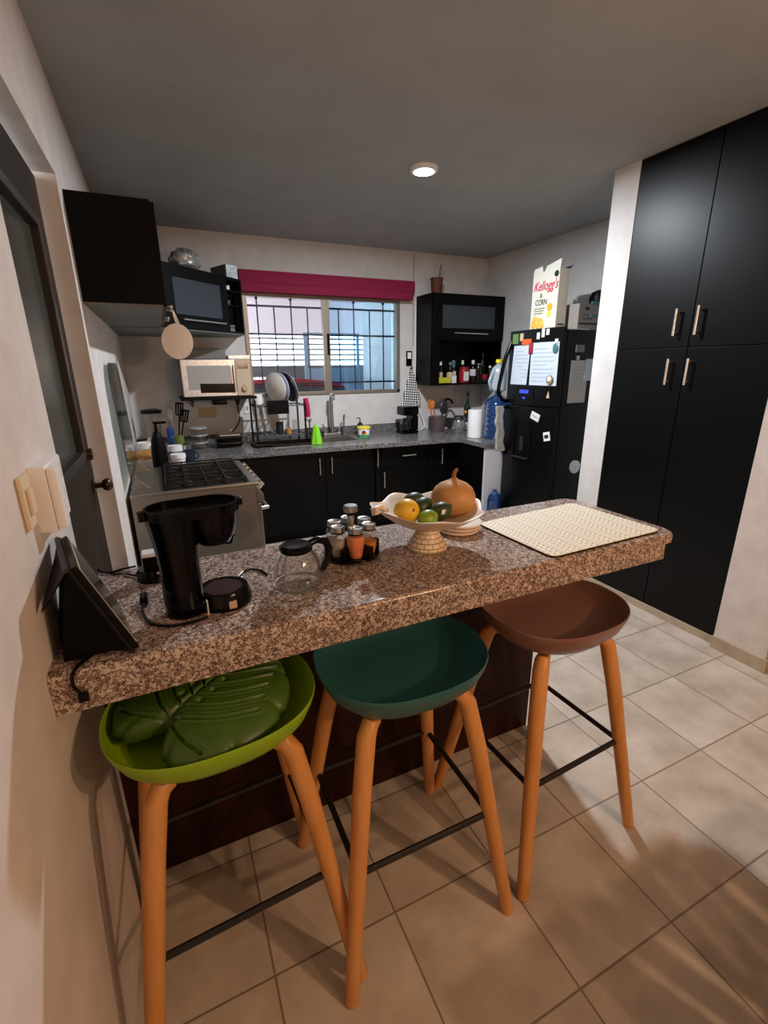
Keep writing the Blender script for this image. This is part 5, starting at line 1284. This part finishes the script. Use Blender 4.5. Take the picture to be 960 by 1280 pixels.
def recolor(root, m):
    for k_ in kids(root):
        if k_.name.startswith('seat'):
            k_.data = k_.data.copy(); k_.data.materials[0] = m
s2 = dup(st, (.483, .964, 0), 0.0, 'dark teal bar stool in the middle of the row at the bar'); recolor(s2, W['teal'])
s3 = dup(st, (1.03, .985, 0), .055, 'brown bar stool at the right end of the bar row'); recolor(s3, W['brown'])
# monstera cushion
def leaf():
    nr, nt_ = 110, 360
    def R(t):
        r = .205*(1-.10*math.cos(t))                      # pointed along +x
        r *= 1+.10*math.exp(-((abs(((t+PI) % (2*PI))-PI))/.35)**2)
        r *= 1-.42*math.exp(-((abs(t-PI))/.22)**2)        # notch at the stalk
        r *= 1-.045*max(0, math.cos(9*t+.2))**8
        return r
    veins = []
    for sgn in (-1, 1):
        for j in range(8):
            s0 = -.125+.036*j
            a = math.radians(80-5*j); L_ = .20-.012*j
            veins.append([(s0+u*math.cos(a-u*2.2), sgn*u*math.sin(a-u*2.2)) for u in [q/9*L_ for q in range(10)]])
        veins.append([(-.125, 0), (-.145, sgn*.04), (-.158, sgn*.085), (-.155, sgn*.13)])
    veins.append([(-.20, 0), (.22, 0)])
    segs = [(v[i], v[i+1], 1.7 if k == len(veins)-1 else 1) for k, v in enumerate(veins) for i in range(len(v)-1)]
    holes = [(-.065, .026), (-.028, .030), (.012, .028), (.05, .026), (-.06, -.028), (-.02, -.030), (.02, -.028), (.06, -.026)]
    def top(x, y, s):
        z = .046*math.sqrt(max(0, 1-s**4))+.004
        dmin = 1
        for (ax, ay), (bx2, by2), wgt in segs:
            dx, dy = bx2-ax, by2-ay; l2 = dx*dx+dy*dy
            u = max(0, min(1, ((x-ax)*dx+(y-ay)*dy)/l2)); d2 = math.hypot(x-ax-u*dx, y-ay-u*dy)/wgt
            dmin = min(dmin, d2)
        z -= .0065*math.exp(-(dmin/.0026)**2)-.003*math.exp(-((dmin-.006)/.003)**2)
        z += .003*min(1, dmin/.02)
        for hx, hy in holes:
            z -= .014*math.exp(-(math.hypot((x-hx)*.75, y-hy)/.006)**2)
        return z
    b = MB(); rows = []
    for i in range(1, nr+1):
        s = i/nr; row = []
        for k in range(nt_):
            t = 2*PI*k/nt_; x = R(t)*s*math.cos(t); y = R(t)*s*math.sin(t)
            row.append((x, y, top(x, y, s)))
        rows.append(row)
    low = [[(x*(1-.03*j), y*(1-.03*j), z-.0) for (x, y, z) in rows[-1]] for j in (0,)]
    for s, z in ((.97, -.001), (.85, -.010), (.4, -.028)):
        rows.append([(R(2*PI*k/nt_)*s*math.cos(2*PI*k/nt_), R(2*PI*k/nt_)*s*math.sin(2*PI*k/nt_), z) for k in range(nt_)])
    V = b.grid(rows, True); b.bm.faces.new(V[0]); b.bm.faces.new(V[-1])
    return b
b = leaf()
Mx = Matrix.Translation((.016, 1.0, .816)) @ Matrix.Rotation(.07, 4, 'X') @ Matrix.Rotation(math.radians(38), 4, 'Z') @ Matrix.Scale(.92, 4)
bmesh.ops.transform(b.bm, matrix=Mx, verts=b.bm.verts)
one('leaf_cushion', b, W['leaf'], 'dark green monstera leaf cushion lying on the lime stool', 'cushion', angle=70)

#==================================================================== LIGHTS
lp = thing('ceiling_light', 'round white ceiling light over the kitchen', 'ceiling light', (1.603, 2.855, ZC-.03))
part('rim', MB().lathe((1.603, 2.855, ZC-.022), [(.062, 0), (.082, .004), (.084, .022), (.062, .022), (.062, 0)], 36, open_ends=True), W['white'], lp)
part('diffuser', MB().lathe((1.603, 2.855, ZC-.021), [(0, -.002), (.0615, 0), (.0615, .012), (0, .012)], 32), W['lamp'], lp)
def light(name, kind, loc, power, col, size=.1, rot=None, shape=None, sy=None):
    l = bpy.data.lights.new(name, kind); l.energy = power; l.color = col
    if kind == 'AREA':
        l.shape = shape or 'DISK'; l.size = size
        if sy: l.size_y = sy
    else: l.shadow_soft_size = size
    o = bpy.data.objects.new(name, l); COL.objects.link(o); o.location = loc
    if rot: o.rotation_euler = rot
    return o
light('kitchen_lamp_light', 'AREA', (1.603, 2.855, ZC-.026), 80, (.87, .93, 1.0), .12)
for x, y, z, pw in ((1.45, -.65, 1.75, 44), (1.12, -.78, 1.75, 17), (1.25, -.45, 1.8, 13)):
    light('dining_lamp_bulb', 'POINT', (x, y, z), pw, (1.0, .60, .36), .022)
bn = thing('unseen_shade_bench', 'unseen slatted bench added to cast shade and streaks on the floor', 'bench', (1.285, -.2, 0))  # out of view, added so its slats darken and streak the near floor
for x0_, x1_ in ((.95, 1.167), (1.187, 1.23), (1.252, 1.408), (1.43, 1.62)):
    part('back_slat', MB().box(x0_, x1_, -.02, .002, .46, .88, .003), W['mahog'], bn)
part('back_rail', MB().box(.95, 1.62, -.035, -.02, .50, .56, .003).box(.95, 1.62, -.035, -.02, .82, .88, .003), W['mahog'], bn)
part('seat', MB().box(.93, 1.64, -.42, -.002, .42, .46, .006), W['mahog'], bn)
for x in (.95, 1.585):
    for y in (-.40, -.045): part('leg', MB().box(x, x+.04, y, y+.04, 0, .42, .003), W['mahog'], bn)
wd = bpy.data.worlds.new('sky'); SC.world = wd; wd.use_nodes = True
bg = wd.node_tree.nodes['Background']; bg.inputs['Color'].default_value = (.85, .93, 1, 1); bg.inputs['Strength'].default_value = 8.5

#==================================================================== CAMERA
cam = bpy.data.cameras.new('camera'); co = bpy.data.objects.new('camera', cam); COL.objects.link(co)
cam.sensor_fit = 'HORIZONTAL'; cam.sensor_width = 36; cam.lens = 584.411/960*36; cam.clip_start = .02
yaw, pit, rol = .43259621, .303234633, .0100776346
F_ = Vector((math.sin(yaw)*math.cos(pit), math.cos(yaw)*math.cos(pit), -math.sin(pit)))
r_ = Vector((math.cos(yaw), -math.sin(yaw), 0)); d_ = F_.cross(r_)
c_, s_ = math.cos(rol), math.sin(rol)
rt = r_*c_+d_*s_; dn = d_*c_-r_*s_; up = -dn
R3 = Matrix((rt, up, -F_)).transposed()
co.matrix_world = Matrix.Translation((0, 0, 1.55)) @ R3.to_4x4()
SC.camera = co
SC.view_settings.view_transform = 'Standard'; SC.view_settings.look = 'None'
SC.view_settings.exposure = 0; SC.view_settings.gamma = 1; SC.view_settings.use_curve_mapping = False
